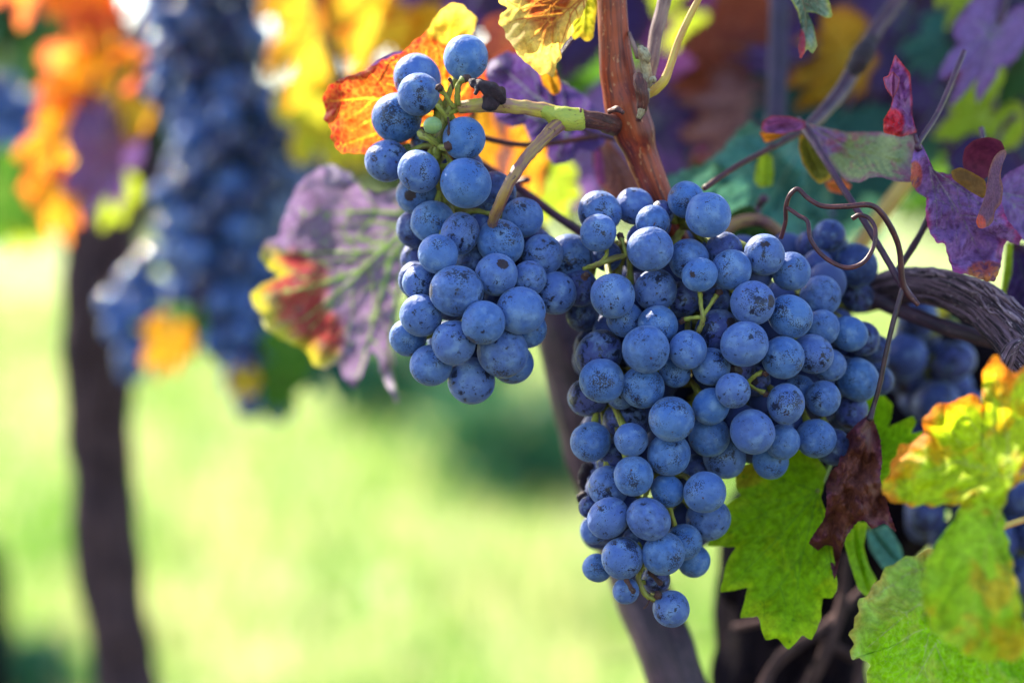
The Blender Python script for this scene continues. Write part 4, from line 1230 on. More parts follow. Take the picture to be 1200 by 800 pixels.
ol = zpx([(350, 230), (250, 198), (130, 193), (75, 228), (62, 280), (90, 305), (200, 314), (300, 292), (350, 275)], 880, 100, S)
trace_blade(r_, M['pink_flap_leaf'], ol, zpx([(200, 255)], 880, 100, S)[0], [zpx([(340, 240), (200, 240), (80, 265)], 880, 100, S)], .712, grad=(.012, -.02), wave=.005, n=120, rings=16, tooth=.006, seed=15, name='folded_lobe')
ol = zpx([(52, 300), (95, 290), (240, 300), (170, 340), (90, 370), (70, 330)], 880, 100, S)
trace_blade(r_, M['orange_leaf'], ol, zpx([(120, 322)], 880, 100, S)[0], [zpx([(240, 300), (80, 330)], 880, 100, S)], .722, wave=.003, n=60, rings=8, tooth=0.01, seed=16, name='under_edge', second=False)
ol = zpx([(310, 310), (305, 400), (330, 500), (395, 595), (440, 632), (500, 605), (530, 570), (440, 450), (370, 330)], 880, 100, S)
trace_blade(r_, M['yellow_red_lobe'], ol, zpx([(400, 480)], 880, 100, S)[0], [zpx([(335, 290), (400, 480), (460, 610)], 880, 100, S)], .724, grad=(-.02, 0), wave=.006, n=120, rings=16, tooth=.008, seed=17, name='lower_lobe')
pet(r_, 'purple_petiole', [(936, 140, .725, 3), (946, 154, .715, 6), (962, 180, .705, 4.5), (985, 216, .697, 4), (1012, 258, .690, 4), (1040, 305, .687, 4), (1056, 332, .685, 4.5), (1076, 357, .684, 3)])
r_ = leaf_root('grape_leaf', P(970, 212, .74), 'small orange-pink scrap of leaf below the folded leaf')
trace_blade(r_, M['coral_leaf'], [(966, 214), (985, 208), (998, 218), (990, 228), (972, 224)], (982, 218), [[(968, 214), (992, 222)]], .74, wave=.003, n=50, rings=8, second=False, seed=18)
pet(r_, 'purple_petiole', [(968, 214, .741, 2), (955, 190, .745, 2), (945, 160, .74, 2)])

# curled crimson tip standing up
S = 2.76
r_ = leaf_root('grape_leaf', P(1072, 158, .690), 'small crimson and violet curled leaf standing upright, pointed, at the upper right')
ol = zpx([(80, 38), (97, 60), (128, 98), (134, 170), (136, 240), (150, 290), (100, 306), (43, 292), (42, 250), (66, 210), (72, 180), (48, 145), (40, 113), (58, 108), (65, 85)], 1020, 50, S)
trace_blade(r_, M['red_curl_leaf'], ol, zpx([(98, 200)], 1020, 50, S)[0], [zpx([(140, 290), (110, 200), (80, 50)], 1020, 50, S), zpx([(140, 290), (90, 260), (50, 270)], 1020, 50, S)], .690, grad=(.02, .004), wave=.012, wscale=.04, pleat=.002, crumple=.0025, region=[(1044, 145, 16, 18), (1040, 100, 9, 14)], n=200, rings=26, tooth=.008, seed=19)
ol = zpx([(72, 92), (96, 118), (90, 150), (74, 182), (50, 145), (42, 114), (58, 110)], 1020, 50, S)
trace_blade(r_, M['pink_flap_leaf'], ol, zpx([(70, 135)], 1020, 50, S)[0], [zpx([(74, 95), (72, 178)], 1020, 50, S)], .681, grad=(.03, 0), wave=.003, n=80, rings=10, tooth=.01, seed=20, name='turned_edge', second=False)
pet(r_, 'purple_petiole', [(1072, 158, .69, 2.6), (1076, 170, .69, 2.8), (1090, 200, .695, 2.8)])

# large crimson-violet leaf at the right edge, with rolled pieces
r_ = leaf_root('grape_leaf', P(1105, 210, .690), 'large crumpled violet leaf with rolled maroon edges at the right, above the gnarled arm')
ol = zpx([(150, 312), (168, 330), (180, 365), (205, 415), (250, 425), (290, 430), (330, 440), (380, 460), (420, 500), (440, 570), (465, 600), (492, 632), (480, 656), (440, 640), (430, 665), (420, 730), (402, 774), (370, 770), (320, 750), (268, 742), (250, 690), (240, 645), (218, 652), (190, 612), (178, 560), (182, 492), (150, 485), (130, 450), (134, 380), (142, 345)], 1020, 50, S)
vn = [zpx(v, 1020, 50, S) for v in ([(190, 400), (300, 570), (390, 760)], [(190, 400), (330, 500), (470, 640)], [(190, 400), (215, 520), (215, 640)])]
trace_blade(r_, M['crimson_violet_leaf'], ol, zpx([(275, 560)], 1020, 50, S)[0], vn, .688, grad=(.006, -.008), wave=.012, wscale=.028, pleat=.004, crumple=.002, region=[(1155, 322, 24, 16), (1072, 205, 9, 16)], tooth=.010, seed=21, vein_w=.008)
ol = zpx([(298, 372), (305, 340), (335, 314), (385, 304), (425, 318), (437, 350), (415, 380), (385, 430), (360, 446), (320, 425), (300, 405)], 1020, 50, S)
trace_blade(r_, M['maroon_leaf'], ol, zpx([(360, 375)], 1020, 50, S)[0], [zpx([(320, 440), (360, 320)], 1020, 50, S)], .694, grad=(0, .012), cup=-.008, wave=.003, n=100, rings=14, tooth=0, seed=22, name='rolled_lobe', second=False, soft=6, pleat=0, vein_w=.003)
ol = zpx([(260, 415), (290, 402), (330, 420), (372, 445), (376, 480), (366, 506), (320, 480), (266, 442)], 1020, 50, S)
trace_blade(r_, M['mustard_leaf'], ol, zpx([(320, 450)], 1020, 50, S)[0], [zpx([(265, 425), (370, 480)], 1020, 50, S)], .684, grad=(0, -.012), wave=.003, n=80, rings=10, tooth=0, seed=23, name='mustard_edge', second=False, soft=3, pleat=0, vein_w=.003)
ol = zpx([(440, 344), (418, 350), (398, 372), (384, 410), (378, 450), (370, 500), (352, 545), (340, 580), (350, 602), (378, 598), (398, 578), (402, 545), (424, 520), (430, 470), (420, 430), (428, 390), (440, 365)], 1020, 50, S)
trace_blade(r_, M['rust_edge_leaf'], ol, zpx([(390, 480)], 1020, 50, S)[0], [zpx([(425, 360), (390, 480), (360, 590)], 1020, 50, S)], .672, grad=(.04, .006), wave=.004, n=100, rings=14, tooth=.006, region=[(1147, 262, 8, 10)], seed=24, name='curled_edge', second=False, soft=3, pleat=0, crumple=.001, vein_w=.003)
pet(r_, 'purple_petiole', [(1086, 190, .690, 3), (1078, 176, .691, 3.6), (1076, 168, .69, 3.5), (1100, 130, .70, 3), (1130, 60, .71, 3)])
r_ = leaf_root('grape_leaf', P(1172, 230, .70), 'smooth blue-violet leaf half cut by the right edge, beside the crumpled violet leaf')
ol = [(1170, 215), (1180, 203), (1205, 190), (1260, 190), (1270, 270), (1220, 285), (1198, 282), (1180, 262), (1168, 245)]
trace_blade(r_, M['mauve_leaf'], ol, (1215, 235), [[(1172, 225), (1215, 235), (1265, 230)], [(1172, 225), (1210, 260), (1225, 280)]], .705, grad=(.006, 0), wave=.006, tooth=.01, seed=25, n=160, rings=20)
pet(r_, 'purple_petiole', [(1172, 226, .706, 3), (1160, 200, .71, 3), (1150, 150, .72, 3)])
r_ = leaf_root('grape_leaf', P(1190, 290, .74), 'dull violet and olive leaf hanging at the right edge above the gnarled arm')
ol = [(1186, 285), (1210, 288), (1240, 300), (1240, 390), (1210, 395), (1190, 385), (1178, 350), (1180, 315)]
trace_blade(r_, M['dark_purple_leaf'], ol, (1208, 340), [[(1190, 290), (1205, 340), (1215, 390)]], .735, wave=.005, seed=26, n=120, rings=14)
ol = [(1180, 285), (1187, 285), (1186, 318), (1178, 345), (1172, 350), (1176, 318)]
trace_blade(r_, M['lime_leaf'], ol, (1181, 315), [[(1184, 288), (1176, 345)]], .728, wave=.002, seed=27, n=60, rings=8, name='turned_edge', second=False)
pet(r_, 'purple_petiole', [(1190, 292, .736, 3), (1196, 260, .735, 3), (1205, 220, .735, 3)])

# teal and red tip at the top edge
r_ = leaf_root('grape_leaf', P(938, -8, .695), 'teal leaf with a crimson tip poking in from the top edge')
ol = [(916, -14), (926, -2), (935, 14), (940, 36), (935, 56), (938, 70), (946, 57), (952, 64), (958, 54), (953, 30), (943, 14), (956, 15), (969, 22), (976, 20), (972, 2), (958, -30), (930, -44)]
trace_blade(r_, M['teal_red_leaf'], ol, (942, 4), [[(934, -25), (944, 14), (946, 55)], [(934, -25), (955, 0), (973, 18)]], .700, wave=.006, tooth=.012, region=[(938, 52, 6, 18)], seed=28, n=170, rings=20)
pet(r_, 'purple_petiole', [(934, -20, .70, 3), (930, -50, .70, 3), (930, -90, .71, 3)])

# fresh green leaf under the large bunch
S = 2.858
r_ = leaf_root('grape_leaf', P(960, 572, .700), 'fresh green toothed leaf hanging under the right part of the large bunch')
ol = zpx([(118, 108), (135, 75), (180, 60), (240, 40), (300, 10), (380, 20), (425, 90), (405, 180), (430, 250), (442, 330), (456, 420), (462, 488), (440, 518), (410, 514), (405, 590), (375, 657), (345, 638), (298, 690), (258, 648), (218, 657), (195, 575), (134, 584), (162, 480), (68, 498), (90, 395), (122, 344), (22, 341), (60, 290), (85, 205), (140, 172), (122, 150)], 820, 520, S)
vn = [zpx(v, 820, 520, S) for v in ([(395, 160), (340, 390), (298, 688)], [(395, 160), (250, 330), (75, 495)], [(395, 160), (200, 240), (28, 341)], [(395, 160), (430, 330), (455, 490)], [(395, 160), (260, 110), (125, 110)], [(345, 370), (250, 500), (140, 580)])]
trace_blade(r_, M['fresh_green_leaf'], ol, zpx([(290, 320)], 820, 520, S)[0], vn, .702, grad=(-.004, -.006), wave=.005, pleat=.003, region=[(872, 556, 22, 16)], tooth=.006, tooth_len=.13, seed=29, vein_w=.006, n=280, rings=36, soft=1)
pet(r_, 'green_petiole', [(958, 576, .706, 3), (972, 545, .716, 3), (985, 505, .725, 3)])

# green leaf behind the dry one
S = 3.332
r_ = leaf_root('grape_leaf', P(1012, 560, .715), 'bright green lobed leaf half hidden behind the dry brown leaf')
ol = zpx([(105, 222), (145, 205), (185, 208), (222, 245), (215, 300), (192, 338), (240, 318), (300, 288), (314, 315), (290, 360), (342, 348), (330, 392), (270, 430), (235, 480), (190, 560), (130, 560), (105, 450), (90, 300)], 980, 400, S)
vn = [zpx(v, 980, 400, S) for v in ([(110, 540), (150, 380), (160, 230)], [(110, 540), (220, 420), (310, 310)])]
trace_blade(r_, M['fresh_green_leaf'], ol, zpx([(165, 430)], 980, 400, S)[0], vn, .722, wave=.007, pleat=.003, tooth=.008, seed=30, n=180, rings=22)
pet(r_, 'green_petiole', [(1012, 560, .722, 3), (1005, 600, .725, 3.5), (1000, 650, .73, 4)])
r_ = leaf_root('grape_leaf', P(1000, 610, .715), 'narrow folded lime-green leaf hanging below the dry brown leaf')
trace_blade(r_, M['fresh_green_leaf'], [(986, 622), (1000, 610), (1017, 612), (1012, 640), (1018, 662), (1028, 680), (1016, 700), (1006, 690), (996, 660)], (1005, 650), [[(1000, 612), (1005, 650), (1018, 695)]], .712, grad=(.02, 0), wave=.004, tooth=.0, seed=31, n=110, rings=14, second=False)
pet(r_, 'green_petiole', [(1000, 614, .713, 3), (1004, 590, .716, 3), (1010, 560, .72, 3)])
r_ = leaf_root('grape_leaf', P(1030, 615, .74), 'blue-green leaf scrap behind the narrow lime-green leaf')
trace_blade(r_, M['teal_leaf'], [(1014, 622), (1040, 614), (1056, 640), (1060, 658), (1036, 668), (1020, 645)], (1036, 641), [[(1020, 620), (1052, 660)]], .74, wave=.004, tooth=0, seed=32, n=70, rings=10, second=False)
pet(r_, 'green_petiole', [(1020, 622, .741, 2.4), (1012, 590, .74, 2.4), (1012, 560, .74, 2.4)])

# dry brown leaf
r_ = leaf_root('dry_leaf', P(1020, 486, .686), 'shrivelled dry brown leaf hanging on a thin dark petiole under the gnarled arm')
ol = [(1020, 484), (1027, 500), (1032, 515), (1034, 540), (1031, 560), (1038, 582), (1043, 602), (1051, 624), (1036, 612), (1022, 620), (1012, 608), (1004, 612), (992, 628), (986, 645), (982, 662), (978, 680), (972, 656), (960, 646), (947, 636), (956, 622), (966, 608), (969, 590), (968, 566), (974, 551), (982, 546), (986, 528), (990, 512), (1004, 496)]
vn = [[(1020, 488), (1008, 550), (985, 620), (978, 675)], [(1020, 488), (1020, 560), (1045, 615)], [(1020, 488), (995, 540), (972, 600)]]
trace_blade(r_, M['dry_leaf'], ol, (1004, 570), vn, .682, grad=(0, -.002), wave=.012, wscale=.035, pleat=.003, crumple=.0048, tooth=.010, tooth_len=.07, seed=33, n=260, rings=40, vein_w=.006, cup=.012)
pet(r_, 'dark_tendril', [(1058, 338, .684, 3.2), (1048, 372, .683, 3.2), (1039, 410, .683, 3), (1031, 450, .684, 3), (1024, 475, .685, 3), (1019, 492, .684, 4)])

# big leaves in front, right lower corner
r_ = leaf_root('grape_leaf', P(1190, 562, .62), 'big out-of-focus yellow-green leaf with orange rims, in front at the right edge')
ol = [(1030, 576), (1042, 556), (1047, 535), (1057, 520), (1080, 514), (1082, 493), (1091, 478), (1112, 470), (1124, 472), (1133, 460), (1143, 462), (1150, 474), (1157, 478), (1152, 454), (1152, 433), (1160, 420), (1170, 415), (1178, 430), (1187, 439), (1202, 427), (1235, 430), (1242, 520), (1205, 534), (1192, 560), (1178, 585), (1174, 600), (1182, 640), (1192, 690), (1210, 770), (1150, 775), (1092, 740), (1078, 690), (1090, 650), (1108, 625), (1128, 590), (1092, 592), (1062, 592), (1042, 586)]
vn = [[(1188, 562), (1120, 540), (1040, 572)], [(1188, 562), (1150, 510), (1120, 475)], [(1188, 562), (1178, 500), (1166, 425)], [(1188, 562), (1155, 640), (1150, 760)]]
trace_blade(r_, M['front_leaf'], ol, (1148, 568), vn, .615, grad=(-.014, -.010), wave=.012, pleat=.004, region=[(1150, 700, 95, 105)], tooth=.022, tooth_len=.13, seed=34, n=260, rings=34)
pet(r_, 'yellow_petiole', [(1190, 562, .612, 5), (1215, 555, .61, 5), (1260, 560, .61, 5)])
S = 3.333
r_ = leaf_root('grape_leaf', P(1140, 640, .64), 'broad pale green leaf with rosy spots filling the right bottom corner')
ol = zpx([(122, 716), (132, 640), (120, 600), (150, 540), (150, 490), (200, 440), (240, 380), (290, 330), (350, 308), (400, 290), (500, 262), (600, 270), (720, 420), (790, 600), (860, 700), (880, 950), (170, 950), (185, 800), (195, 722), (165, 695)], 960, 560, S)
vn = [zpx(v, 960, 560, S) for v in ([(620, 290), (400, 480), (130, 710)], [(620, 290), (350, 370), (160, 500)], [(620, 290), (480, 600), (300, 930)], [(620, 290), (640, 600), (680, 930)])]
trace_blade(r_, M['front_pale_leaf'], ol, zpx([(440, 600)], 960, 560, S)[0], vn, .650, grad=(-.014, .004), wave=.010, pleat=.004, region=[(1120, 780, 110, 78)], tooth=.022, tooth_len=.12, seed=35, n=260, rings=34)
pet(r_, 'yellow_petiole', [(1145, 648, .638, 4), (1170, 620, .64, 4), (1230, 600, .65, 4)])

# ------------------------------------------------------------------ blurred leaves behind the near vine
BG = [
    # label, material, joint, tip, width, roll
    ('yellow and orange blurred leaf between the forked stalk and the grapes', 'orange_leaf', (632, 138, .83), (622, 250, .82), .34, 25),
    ('brownish blurred leaf behind the fork of the yellow stalk', 'rose_brown_leaf', (590, 130, .85), (588, 235, .85), .6, -20),
    ('yellow-green blurred leaf behind the middle of the smaller bunch', 'amber_leaf', (555, 150, .80), (565, 260, .80), .3, -20),
    ('small lime blurred leaf between the two bunches', 'lime_leaf', (640, 210, .86), (672, 262, .86), .8, 10),
    ('mauve blurred leaf between the forked stalk and the large bunch', 'mauve_leaf', (740, 165, .90), (635, 215, .88), .7, 20),
    ('dark plum blurred leaf along the top edge left of the cream leaf', 'dark_purple_leaf', (600, -70, .95), (520, 70, .93), .8, 10),
    ('plum blurred leaf behind the cream leaf', 'dark_purple_leaf', (690, -40, .93), (590, 60, .90), .7, -15),
    ('red-brown blurred leaf left of the violet leaf', 'red_brown_leaf', (600, 40, .84), (575, 90, .83), .6, 30),
    ('mid-green blurred leaf just left of the red cane', 'green_leaf', (700, 30, .98), (672, 130, .97), .7, 15),
    ('lime blurred leaf right of the yellow petiole near the top', 'lime_leaf', (850, -30, 1.02), (790, 60, 1.0), .7, 15),
    ('rust-red blurred leaf right of the yellow petiole', 'red_brown_leaf', (900, 60, .92), (790, 110, .90), .7, 10),
    ('rosy brown blurred leaf above the pale teal leaf', 'rose_brown_leaf', (895, 120, .90), (795, 155, .88), .6, -15),
    ('dark rust blurred leaf under the rosy brown leaf', 'red_brown_leaf', (905, 150, .94), (820, 200, .92), .7, 15),
    ('deep plum blurred leaf left above the pale teal leaf', 'dark_purple_leaf', (760, 130, .98), (800, 215, .96), .9, 0),
    ('lilac blurred leaf behind the upright violet cane', 'mauve_leaf', (950, 0, .98), (860, 60, .96), .8, 15),
    ('blue-violet streak of leaf crossing the upright violet cane', 'purple_leaf', (930, 75, .89), (845, 72, .89), .35, 20),
    ('violet blurred leaf right of the upright violet cane', 'purple_leaf', (1000, -20, .96), (950, 90, .94), .8, -10),
    ('amber blurred leaf above the folded leaf', 'amber_leaf', (1005, 60, .90), (925, 105, .88), .6, 20),
    ('dusky violet blurred leaf behind the black node', 'dark_purple_leaf', (1040, 60, .95), (955, 140, .93), .9, 0),
    ('violet blurred leaf right of the slanting brown cane', 'purple_leaf', (1070, 10, .94), (1020, 130, .92), .7, 15),
    ('dusky violet blurred leaf along the top edge right of the slanting cane', 'dark_purple_leaf', (1120, -40, .97), (1060, 50, .95), .8, 0),
    ('teal-grey blurred leaf behind the crimson curled tip', 'teal_leaf', (1115, 40, .93), (1060, 90, .92), .5, 15),
    ('lilac pointed blurred leaf at the upper right', 'mauve_leaf', (1172, 26, .80), (1118, 125, .79), .42, 12),
    ('inky violet blurred leaf in the right top corner', 'dark_purple_leaf', (1210, -20, .92), (1110, 55, .92), .7, 10),
    ('lime blurred leaf under the lilac pointed leaf', 'lime_leaf', (1160, 82, .84), (1150, 142, .84), .45, 25),
    ('broad lime blurred leaf left above the rolled maroon lobe', 'lime_leaf', (1165, 130, .86), (1110, 200, .86), .7, 15),
    ('yellow-lime leaf tip hanging from the top edge at the right', 'lime_leaf', (1140, -50, .88), (1114, 30, .87), .4, 10),
    ('dark green blurred leaf at the right edge near the top', 'dark_green_leaf', (1210, 50, .90), (1175, 130, .89), .8, 10),
    ('dark maroon-green blurred leaf at the right edge', 'dark_green_leaf', (1220, 110, .95), (1165, 180, .93), .9, 5),
    ('violet blurred leaf behind the crimson curled tip', 'purple_leaf', (1110, 100, .93), (1075, 170, .92), .8, 10),
    ('dark teal blurred leaf behind the folded leaf', 'dark_teal_leaf', (990, 130, .90), (905, 240, .88), .9, 0),
    ('deep teal blurred leaf below the folded leaf', 'dark_teal_leaf', (950, 200, .88), (880, 270, .87), .8, 10),
    ('grey-teal blurred leaf between the tendril and the crumpled leaf', 'teal_leaf', (1050, 160, .95), (1030, 245, .95), .8, 0),
    ('violet-grey blurred leaf scrap inside the tendril loop', 'mauve_leaf', (940, 240, .80), (985, 250, .80), .4, 10),
    ('olive blurred leaf under the arching tan cane', 'dark_green_leaf', (885, 262, .75), (860, 305, .75), .8, 10),
    ('deep violet blurred leaf behind the lilac pointed leaf', 'dark_purple_leaf', (1230, 60, 1.02), (1120, 140, 1.0), .9, 0),
    ('dusky plum blurred leaf low behind the crumpled violet leaf', 'dark_purple_leaf', (1220, 170, .92), (1150, 240, .9), .8, 0),
    ('deep green blurred leaf far behind the yellow petiole', 'green_leaf', (800, -10, 1.25), (740, 110, 1.25), 1.0, 0),
    ('dim violet blurred leaf far behind the red cane', 'dark_purple_leaf', (760, 60, 1.15), (840, 170, 1.12), 1.0, 0),
    ('dim violet blurred leaf far behind the black node', 'purple_leaf', (980, 40, 1.15), (1040, 170, 1.12), 1.1, 0),
    ('dim violet blurred leaf far behind the upright cane', 'dark_purple_leaf', (930, -60, 1.15), (900, 100, 1.12), 1.1, 0),
    ('dim plum blurred leaf far back in the right top corner', 'dark_purple_leaf', (1150, -90, 1.15), (1140, 60, 1.12), 1.1, 0),
    ('dim green-violet blurred leaf far back at the right edge', 'dark_green_leaf', (1250, 60, 1.15), (1200, 180, 1.12), 1.1, 0),
    ('yellow sunlit leaf scrap under the gnarled arm', 'yellow_green_leaf', (1095, 352, .86), (1080, 378, .86), .9, 10),
    ('magenta-violet blurred leaf above the red-brown leaf beside the yellow petiole', 'magenta_leaf', (880, -20, 1.0), (830, 50, .98), .8, 10),
    ('magenta-violet blurred leaf between the upright cane and the slanting cane', 'magenta_leaf', (985, 20, 1.0), (945, 110, .99), .6, -15),
    ('broad violet blurred leaf far behind the crimson curled tip', 'purple_leaf', (1120, 60, 1.05), (1040, 160, 1.03), .9, 10),
    ('rust-coloured blurred leaf between the two violet leaves at the top right', 'red_brown_leaf', (1105, 60, .99), (1085, 125, .98), .5, 20),
    ('violet blurred leaf at the right edge behind the rolled lobes', 'purple_leaf', (1215, 150, .95), (1180, 215, .94), .8, 10),
    ('large dim magenta leaf far behind the rosy brown leaf', 'magenta_leaf', (830, 60, 1.08), (760, 170, 1.06), .8, 0),
    ('sage-green blurred leaf behind the loop of the tendril', 'teal_leaf', (1000, 215, .98), (985, 310, .98), .7, 0),
    ('moss-green blurred leaf right of the tendril', 'green_leaf', (1110, 200, 1.05), (1050, 265, 1.05), .7, 15),
    ('dim blue-violet blurred leaf far behind the folded leaf', 'dark_purple_leaf', (1010, 120, 1.1), (1050, 215, 1.1), .9, 0),
    ('dark plum blurred leaf behind the maroon rolled lobe', 'dark_purple_leaf', (1160, 190, .85), (1120, 270, .85), .7, 10),
    ('dark green blurred leaf under the gnarled arm', 'dark_teal_leaf', (1130, 350, .88), (1110, 400, .88), .9, 10),
]
for i, (lab, mt, j, tp, wdt, rl) in enumerate(BG):
    std_leaf(lab, mt, j, tp, wdt, rl, 0.15, 0.5, seed=100 + i)

# unseen leaves added above the frame to block sun from the right side
rng = random.Random(77)
v, f = [], []
for i in range(150):
    px, py, d = rng.uniform(430, 1400), rng.uniform(-760, -290), rng.uniform(.82, 1.15)
    a, b = leaf_cloud(rng, [(P(px, py, d), (.012, .012, .012), 2)], 0.085)
    f += [tuple(k + len(v) for k in q) for q in b]; v += a
tag(mesh_obj('sun_blocker_leaves', v, f, M['violet_leaf'], smooth=False), 'unseen added leaves above the frame that block the sun', 'foliage', None, 'stuff')

# ------------------------------------------------------------------ dim grape bunch behind, right
def loose_bunch(label, root_px, profile, count, seed, meshes, rmm=7.3, group='ripe grape bunches on the vine', mat='rachis'):
    """profile: (px, py, depth, radius_px) ellipsoid chain from shoulder to tip; berries packed on and in it"""
    rng = random.Random(seed)
    root = tag(empty('grape_bunch', P(*root_px)), label, 'grapes', group)
    placed = []
    tries = 0
    pr = [(P(a, b, d), r * d / F) for a, b, d, r in profile]
    while len(placed) < count and tries < 20000:
        tries += 1
        k = rng.randrange(len(pr))
        c, rad = pr[k]
        if k + 1 < len(pr):
            u_ = rng.random()
            c = c.lerp(pr[k + 1][0], u_); rad = rad * (1 - u_) + pr[k + 1][1] * u_
        dr = Vector((rng.gauss(0, 1), rng.gauss(0, 1) - .25, rng.gauss(0, .8))).normalized()
        p = c + dr * rad * rng.uniform(.75, 1.0)
        r = rmm * .001 * rng.uniform(.85, 1.1)
        if all((p - q).length > .9 * (r + s) for q, s, _ in placed):
            placed.append((p, r, dr))
    tb = TB()
    ax = [a for a, b in pr]
    if len(ax) == 1: ax = [ax[0] + Vector((0, 0, .02)), ax[0]]
    tb.add([P(*root_px)] + ax, [.002] + [.002] * len(ax), 6, 4)
    cc, _ = catmull(ax, [0] * len(ax), 8)
    for p, r, dr in placed:
        n = min(cc, key=lambda a: (a - p).length)
        tb.add([p + (n - p).normalized() * r * .9, (p + n) / 2 + Vector((0, 0, .002)), n], [.001, .0008, .001], 5, 2)
        put_berry(root, meshes[rng.randrange(len(meshes))], p, r, dr, rng)
    tb.build('stem', M[mat], root, root.location)
    return root


BD = [berry_mesh('grape', s, M['grape_painted_shade'], 28, 18) for s in (31, 32)]
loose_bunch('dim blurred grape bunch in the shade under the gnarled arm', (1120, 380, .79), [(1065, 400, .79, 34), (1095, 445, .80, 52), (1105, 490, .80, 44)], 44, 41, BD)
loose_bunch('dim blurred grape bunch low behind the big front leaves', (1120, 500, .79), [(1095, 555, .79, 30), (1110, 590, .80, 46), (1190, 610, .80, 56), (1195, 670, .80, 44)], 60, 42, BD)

# ------------------------------------------------------------------ second vine, left and behind
VO = P(150, 800, 1.28); VO.z = 0
v2 = tag(empty('grapevine', VO), 'out-of-focus vine with a slim dark trunk standing in the grass on the left', 'vine')
tb = TB()
e = P(170, 900, 1.28)
tb.add([Vector((e.x + .02, e.y + .02, -.03)), Vector((e.x + .015, e.y, .3)), P(160, 880, 1.28), P(146, 780, 1.28), P(128, 660, 1.28), P(118, 560, 1.28), P(116, 460, 1.28), P(112, 380, 1.28), P(118, 300, 1.28), P(128, 220, 1.29), P(150, 120, 1.31), P(190, 20, 1.34)],
       [.026, .021, .0178, .0168, .0164, .0168, .0178, .0195, .0185, .017, .016, .015], 48, 8, rough=.20, rough_scale=40, ridge=.16)
tb.build('trunk', M['bark_mid'], v2, VO)
tb = TB()
tb.add([P(120, 260, 1.29), P(200, 200, 1.30), P(300, 150, 1.31), P(430, 100, 1.33), P(600, 60, 1.35)], [.013, .012, .011, .010, .009], 20, 8, rough=.15, rough_scale=60)
tb.build('arm', M['bark_mid'], v2, VO)
G2 = 'grape bunches of the second vine'
loose_bunch('blurred dark blue grape bunch at the top of the second vine', (255, -40, 1.16), [(240, -30, 1.16, 62), (245, 40, 1.16, 66), (245, 110, 1.16, 60)], 95, 51, BERRY_FAR, group=G2)
loose_bunch('blurred dark blue grape bunch in the middle of the second vine, widest', (260, 100, 1.15), [(285, 150, 1.15, 66), (270, 220, 1.15, 78), (255, 280, 1.15, 62)], 95, 52, BERRY_FAR, group=G2)
loose_bunch('blurred dark blue grape bunch at the bottom of the second vine, tapering to a tip', (270, 270, 1.15), [(268, 315, 1.15, 66), (288, 380, 1.15, 58), (303, 430, 1.15, 40), (308, 472, 1.15, 24)], 92, 53, BERRY_FAR, group=G2)
loose_bunch('blurred dark blue grape bunch of the second vine peeking out right of the widest one', (330, 110, 1.19), [(335, 145, 1.19, 36), (342, 195, 1.19, 40), (330, 250, 1.19, 32)], 55, 56, BERRY_FAR, group=G2)
loose_bunch('small blurred grape bunch beside the trunk of the second vine', (165, 290, 1.2), [(165, 330, 1.2, 26), (155, 380, 1.2, 30), (160, 420, 1.2, 18)], 26, 54, BERRY_FAR, group=G2)
loose_bunch('dark blurred grape bunch cut by the left edge', (5, 60, 1.3), [(5, 110, 1.3, 24), (12, 160, 1.3, 30)], 22, 55, BERRY_FAR, group=G2)

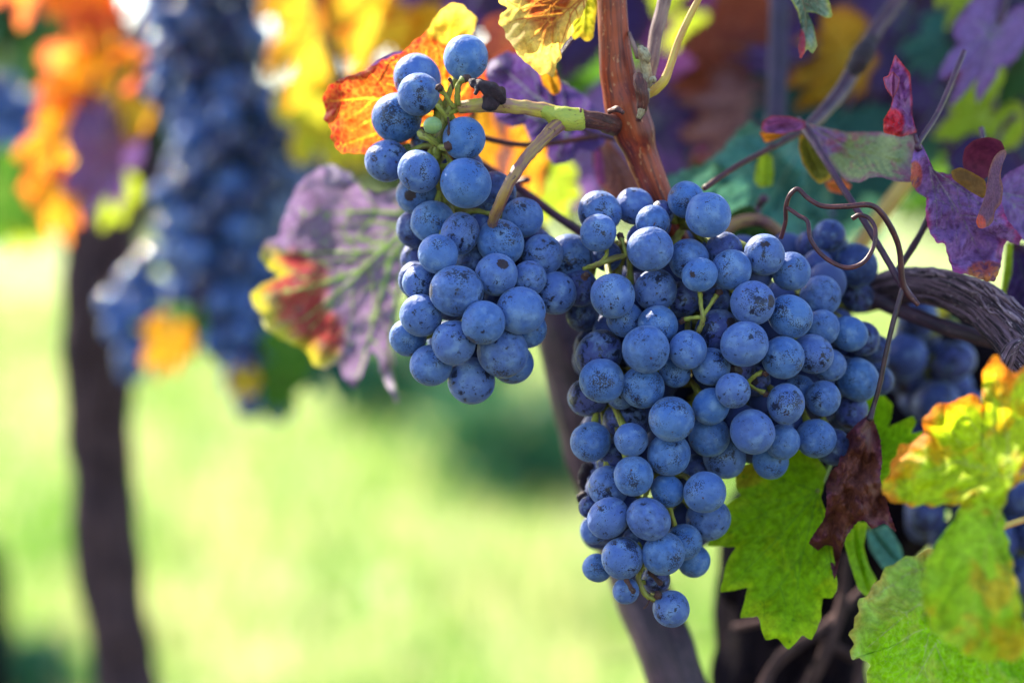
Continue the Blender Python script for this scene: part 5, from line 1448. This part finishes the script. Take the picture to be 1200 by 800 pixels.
L2 = 'leaves of the second vine'
BG2 = [
    ('coral-red glowing leaf in the left top corner', 'coral_leaf', (30, -90, 1.07), (38, 45, 1.07), .55, 20),
    ('orange and yellow glowing leaf along the top edge, left of the dark bunch', 'orange_leaf', (90, -80, 1.07), (88, 62, 1.07), .5, -15),
    ('coral leaf left beside the topmost dark bunch', 'coral_leaf', (112, -60, 1.07), (122, 70, 1.06), .4, 25),
    ('pale peach leaf hanging beside the topmost dark bunch', 'orange_leaf', (108, 0, 1.10), (128, 80, 1.08), .35, -10),
    ('pinkish coral leaf above the yellow glowing leaf on the left', 'coral_leaf', (130, 60, 1.07), (35, 120, 1.07), .6, 15),
    ('large yellow glowing leaf at the left, beside the white glints', 'yellow_leaf', (135, 110, 1.07), (25, 150, 1.07), .65, 0),
    ('yellow-orange glowing leaf below the large yellow one', 'orange_leaf', (100, 150, 1.07), (20, 235, 1.07), .55, 10),
    ('small amber glowing leaf hanging lowest at the left', 'orange_leaf', (60, 215, 1.07), (85, 290, 1.07), .5, 10),
    ('greyish mauve leaf in front of the second trunk', 'mauve_leaf', (130, 150, 1.07), (110, 270, 1.06), .5, 20),
    ('pale green leaf between the second trunk and the dark bunch', 'lime_leaf', (135, 215, 1.10), (118, 275, 1.10), .6, 0),
    ('green leaf low at the left edge above the bright grass', 'green_leaf', (-10, 215, 1.25), (45, 285, 1.25), .9, 0),
    ('vivid green leaf under the amber leaf at the left', 'lime_leaf', (30, 240, 1.27), (20, 310, 1.27), .7, 0),
    ('round orange glowing leaf low on the dark bunch of the second vine', 'amber_leaf', (202, 388, 1.10), (186, 448, 1.09), .6, 15),
    ('green leaf beside the round orange leaf', 'green_leaf', (225, 375, 1.12), (222, 440, 1.12), .4, 20),
    ('bright yellow glowing leaf right of the topmost dark bunch', 'yellow_leaf', (385, 5, 1.06), (345, 125, 1.04), .5, 10),
    ('golden leaf left above the bright yellow glowing leaf', 'amber_leaf', (335, -30, 1.10), (322, 50, 1.10), .5, 0),
    ('yellow-green leaf under the bright yellow glowing leaf', 'yellow_green_leaf', (395, 110, 1.06), (340, 160, 1.06), .7, 0),
    ('olive-yellow leaf left of the orange backlit leaf', 'yellow_green_leaf', (385, 110, 1.08), (395, 215, 1.06), .6, 15),
    ('broad yellow leaf above the orange backlit leaf', 'yellow_leaf', (470, -40, 1.02), (420, 90, 1.0), .7, 10),
    ('orange leaf at the top edge beside the reddish thin cane', 'orange_leaf', (440, -70, 1.04), (400, 40, 1.02), .5, -10),
    ('golden yellow leaf behind the upper grapes of the smaller bunch', 'yellow_leaf', (540, -40, 1.02), (480, 70, 1.0), .7, 0),
    ('coral leaf peeking over the top edge above the yellow leaf', 'coral_leaf', (360, -60, 1.08), (362, 8, 1.08), .6, 0),
    ('olive leaf under the purple leaf with the yellow rim', 'green_leaf', (340, 395, 1.10), (345, 455, 1.10), .7, 0),
    ('small green leaf beside the tapering tip of the lowest dark bunch', 'green_leaf', (330, 440, 1.12), (325, 500, 1.12), .6, 0),
    ('small yellow leaf on the tip of the lowest dark bunch', 'yellow_leaf', (285, 440, 1.10), (283, 475, 1.10), .7, 0),
    ('dark teal leaf behind the lower rim of the purple leaf', 'dark_teal_leaf', (380, 380, 1.20), (400, 470, 1.18), .6, 0),
    ('dark green leaf behind the coral leaves in the left top corner', 'dark_green_leaf', (60, 0, 1.4), (40, 110, 1.38), .9, 0),
    ('dark leaf in shade behind the left glowing leaves', 'dark_teal_leaf', (20, 60, 1.42), (10, 190, 1.40), .9, 0),
    ('pale grey-green leaf in the left top corner behind the coral leaf', 'teal_leaf', (-20, -20, 1.4), (10, 70, 1.38), .9, 0),
]
for i, (lab, mt, j, tp, wdt, rl) in enumerate(BG2):
    std_leaf(lab, mt, j, tp, wdt, rl, 0.15, 0.5, seed=200 + i, group=L2, prad=.0013)

print('objects', len(bpy.data.objects))
